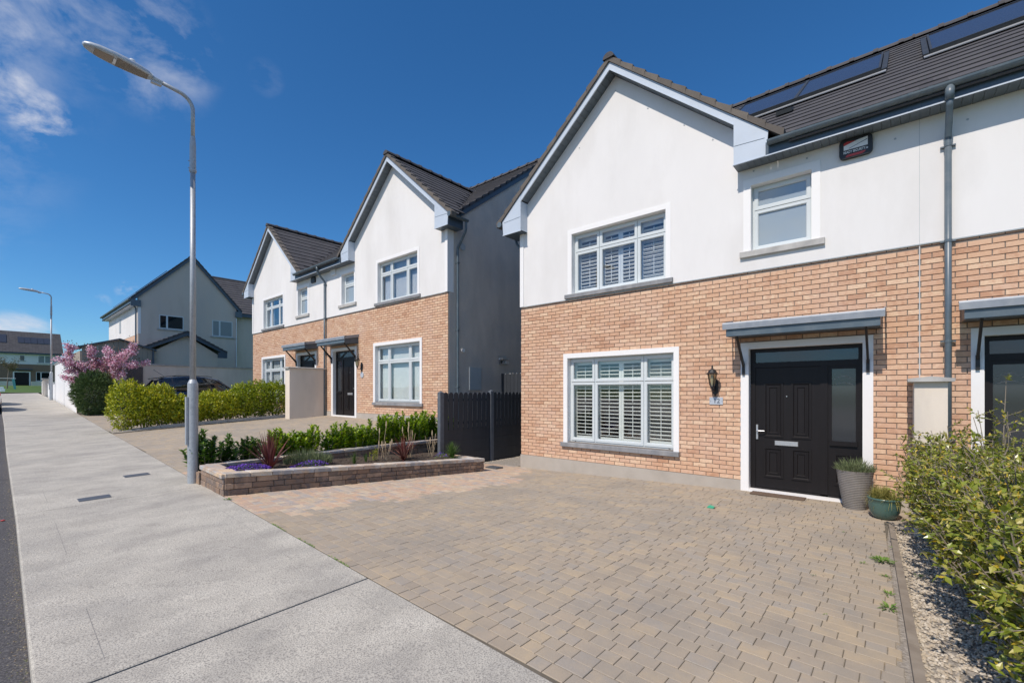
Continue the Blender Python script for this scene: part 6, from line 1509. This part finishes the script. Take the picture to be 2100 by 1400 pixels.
# single-storey annex
an = empty('annex', (-33, 7.5, 1.3), 'low grey gabled outhouse in front of the gable-end house', 'outhouse')
q = MB(); q.prism([(5.93, .8), (9.05, .8), (9.05, 3.88), (7.48, 4.88), (5.93, 3.88)], -31.5, -31.3, 'x'); q.build('gable_wall', DASHR, an); MB().box(-36.3, -31.5, 5.93, 6.1, .8, 3.9).build('side_wall', DASHR, an); MB().box(-36.3, -31.5, 8.88, 9.05, .8, 3.9).build('side_wall', DASHR, an)
for (ye_, ze_) in ((5.42, 3.98), (9.5, 3.98)):
    roofslab(an, [(-36.3, ye_, ze_ + .05), (-31.1, ye_, ze_ + .05), (-31.1, 7.48, 5.12), (-36.3, 7.48, 5.12)], th=.05)
    q = MB(); q.prism([(ye_, ze_ - .13), (7.48, 4.86), (7.48, 5.06), (ye_, ze_ + .03)], -31.12, -31.08, 'x'); q.build('bargeboard', FASCIA, an)
    n = 9
    for i in range(n):
        a = Vector((ye_, ze_)).lerp(Vector((7.48, 5.06)), i / n); b = Vector((ye_, ze_)).lerp(Vector((7.48, 5.06)), (i + 1) / n); q = MB(); q.prism([(a.x, a.y), (b.x, b.y), (b.x, b.y + .08), (a.x, a.y + .12)], -31.2, -31.05, 'x'); q.build('verge_tile', TILE, an)
    q = MB(); q.box(-31.3, -31.09, *sorted((ye_, ye_ + (.5 if ye_ < 7 else -.45))), 3.68, 4.0); q.build('box_end', GUTTER if ye_ < 7 else FASCIA, an)
# timber shed
sh = empty('garden_shed', (-31.2, 4.5, 1.2), 'beige vertically boarded shed showing above the shaded garden wall', 'shed')
y = 3.06
while y < 5.9:
    y2 = min(y + .2, 5.9); top = lambda t: 4.34 - abs(t - 4.5) * .31 if t > 4.5 else 4.34 - (4.5 - t) * .28
    q = MB(); q.prism([(y + .004, .8), (y2 - .004, .8), (y2 - .004, top(y2)), (y + .004, top(y))], -31.1, -31.06 + random.uniform(0, .004), 'x'); q.build('board', WOODS, sh); y = y2
for (ya, yb) in ((2.9, 4.5), (6.05, 4.5)):
    roofslab(sh, [(-34, ya, 4.40 - abs(ya - 4.5) * .30), (-30.95, ya, 4.40 - abs(ya - 4.5) * .30), (-30.95, yb, 4.44), (-34, yb, 4.44)], th=.07, mat=FASCIA)
MB().box(-31.1, -31.03, 5.86, 5.95, .8, 3.9).build('corner_post', FASCIA, sh); MB().box(-34, -31.1, 3.0, 5.9, .8, 3.7).build('shed_body', WOODS, sh)

# ------------------------------------------------------------------ far terrace across the green
fh = empty('house', (-101, 3, 2.35), 'distant shaded terrace with solar panels across the green', 'house'); XF = -100.
MB().box(XF - .25, XF, -14, 7.45, 5.79, 7.5).build('wall', RENDER, fh); MB().box(XF - .25, XF - .02, -14, 7.45, 1.8, 5.79).build('brickwork', BKFAR, fh)
roofslab(fh, [(XF + .35, -14, 7.5), (XF + .35, 7.75, 7.5), (XF - 4.7, 7.75, 11.05), (XF - 4.7, -14, 11.05)]); courses(fh, -14, 7.75, XF + .35, 7.5, XF - 4.7, 11.05, 18, 'y')
q = MB(); q.prism([(XF - 9.8, 1.8), (XF - .02, 1.8), (XF - .02, 7.5), (XF - 4.7, 10.85), (XF - 9.8, 7.4)], 7.2, 7.44, 'y'); q.build('end_wall', DASHR, fh)
roofslab(fh, [(XF - 4.7, -14, 11.05), (XF - 4.7, 7.75, 11.05), (XF - 9.8, 7.75, 7.4), (XF - 9.8, -14, 7.4)])
MB().box(XF + .3, XF + .4, -14, 7.75, 7.3, 7.48).build('fascia', FASCIA, fh)
for k in range(5):
    ya = 2.95 + k * .7 if k < 5 else 0; A = Vector((XF + .35, 7.5)).lerp(Vector((XF - 4.7, 11.05)), .42); B = Vector((XF + .35, 7.5)).lerp(Vector((XF - 4.7, 11.05)), .70)
    q = MB(); q.add([(A.x, ya, A.y + .15), (A.x, ya + .67, A.y + .15), (B.x, ya + .67, B.y + .15), (B.x, ya, B.y + .15), (A.x, ya, A.y + .08), (A.x, ya + .67, A.y + .08)], [(0, 1, 2, 3), (4, 5, 1, 0)]); q.build('solar_panel', SOLAR, fh)
for ya, yb in ((.6, 1.8), (-1.2, .4)):
    A = Vector((XF + .35, 7.5)).lerp(Vector((XF - 4.7, 11.05)), .40); B = Vector((XF + .35, 7.5)).lerp(Vector((XF - 4.7, 11.05)), .78)
    q = MB(); q.add([(A.x, ya, A.y + .12), (A.x, yb, A.y + .12), (B.x, yb, B.y + .12), (B.x, ya, B.y + .12)], [(0, 1, 2, 3)]); q.build('solar_panel', SOLAR, fh)
sidewin(fh, XF, 4.98, 6.43, 6.05, 7.18, (5.7,), blind=True, frame=TRIM); sidewin(fh, XF, 3.07, 3.62, 6.3, 7.12, (), frame=TRIM); sidewin(fh, XF, 4.78, 6.29, 3.3, 4.65, (5.3,), frame=TRIM)
q = MB(); q.box(XF - .02, XF + .03, 2.4, 4.2, 2.35, 4.7); dd_ = q.build('door_surround', TRIM, fh); MB().box(XF + .03, XF + .05, 2.55, 4.05, 2.35, 4.55).build('door', BLACK, fh)
MB().box(XF, XF + .7, 2.4, 4.4, 4.92, 5.05).build('canopy', FASCIA, fh)
for a, b, lb in ((-8, 2.5, 'low white wall before the distant terrace, left of its door'), (4.1, 8.0, 'low white wall before the distant terrace, right of its door')):
    single('front_wall', MB().box(-96.1, -95.9, a, b, 1.9, 3.15), GWALL, lb, 'wall', 'low walls before the distant terrace')
# green with its tree and goal
gr = sheet('green', xsl(-98, -60, 24), lambda x: -60, lambda x: 3.3 + max(0, (-x - 60)) * .3, lambda x, y: P(x, 2.1) + .05, 8, LAWN)
sheet('footpath', xsl(-60.1, -59.9, 1), lambda x: -20, lambda x: 3.2, lambda x, y: P(x, 2.1) + .055, 4, CONCK)
tr = empty('young_tree', (-78, 1.42, 2.0), 'thin sparse young tree standing on the green before the distant terrace', 'tree')
q = MB(); bx_, by_, bz_ = -78, 1.42, 1.95; q.tube([(bx_, by_, bz_), (bx_, by_ + .1, bz_ + 1.7), (bx_, by_ + .15, bz_ + 2.4)], [.06, .05, .04], 7); C = []; D = []
for k in range(26):
    a = random.random() * 6.28; l = random.uniform(.6, 1.35); s = Vector((bx_, by_ + .12, bz_ + random.uniform(1.9, 2.6))); e = s + Vector((math.cos(a) * l * .8, math.sin(a) * l * .8, l * random.uniform(.3, 1.2))); q.tube([tuple(s), tuple(e)], [.02, .006], 4)
    for i in range(34): C.append(s.lerp(e, random.uniform(.3, 1.05)) + Vector((random.gauss(0, .12), random.gauss(0, .12), random.gauss(0, .12)))); D.append((random.gauss(0, 1), random.gauss(0, 1), random.gauss(0, 1)))
q.build('trunk', BARK, tr); V, F = leaf_mesh(C, D, rng.normal(size=(len(C), 3)), .11, .07); add_leaves('crown', tr, V, F, pm('spring_leaf', [(.10, .10, .03), (.16, .14, .05), (.12, .09, .04)], rough=.6, pieces=True, transl=.2))
go = empty('goal_frame', (-74, 1.2, 1.95), 'small goal with teal legs standing on the green', 'goal'); q = MB(); q.tube([(-74, -.4, 3.1), (-74, 2.0, 3.1)], .03, 6); q.build('crossbar', WHITEP, go)
for y_ in (.15, 1.75): q = MB(); q.add([(-74.02, y_ - .06, 3.05), (-74.02, y_ + .16, 3.05), (-74.02, y_ + .28, 1.92), (-74.02, y_ + .1, 1.92), (-73.9, y_ - .06, 3.05), (-73.9, y_ + .16, 3.05), (-73.9, y_ + .28, 1.92), (-73.9, y_ + .1, 1.92)], [(0, 1, 2, 3), (7, 6, 5, 4), (0, 4, 5, 1), (1, 5, 6, 2), (2, 6, 7, 3), (3, 7, 4, 0)]); q.build('leg', TEAL, go)
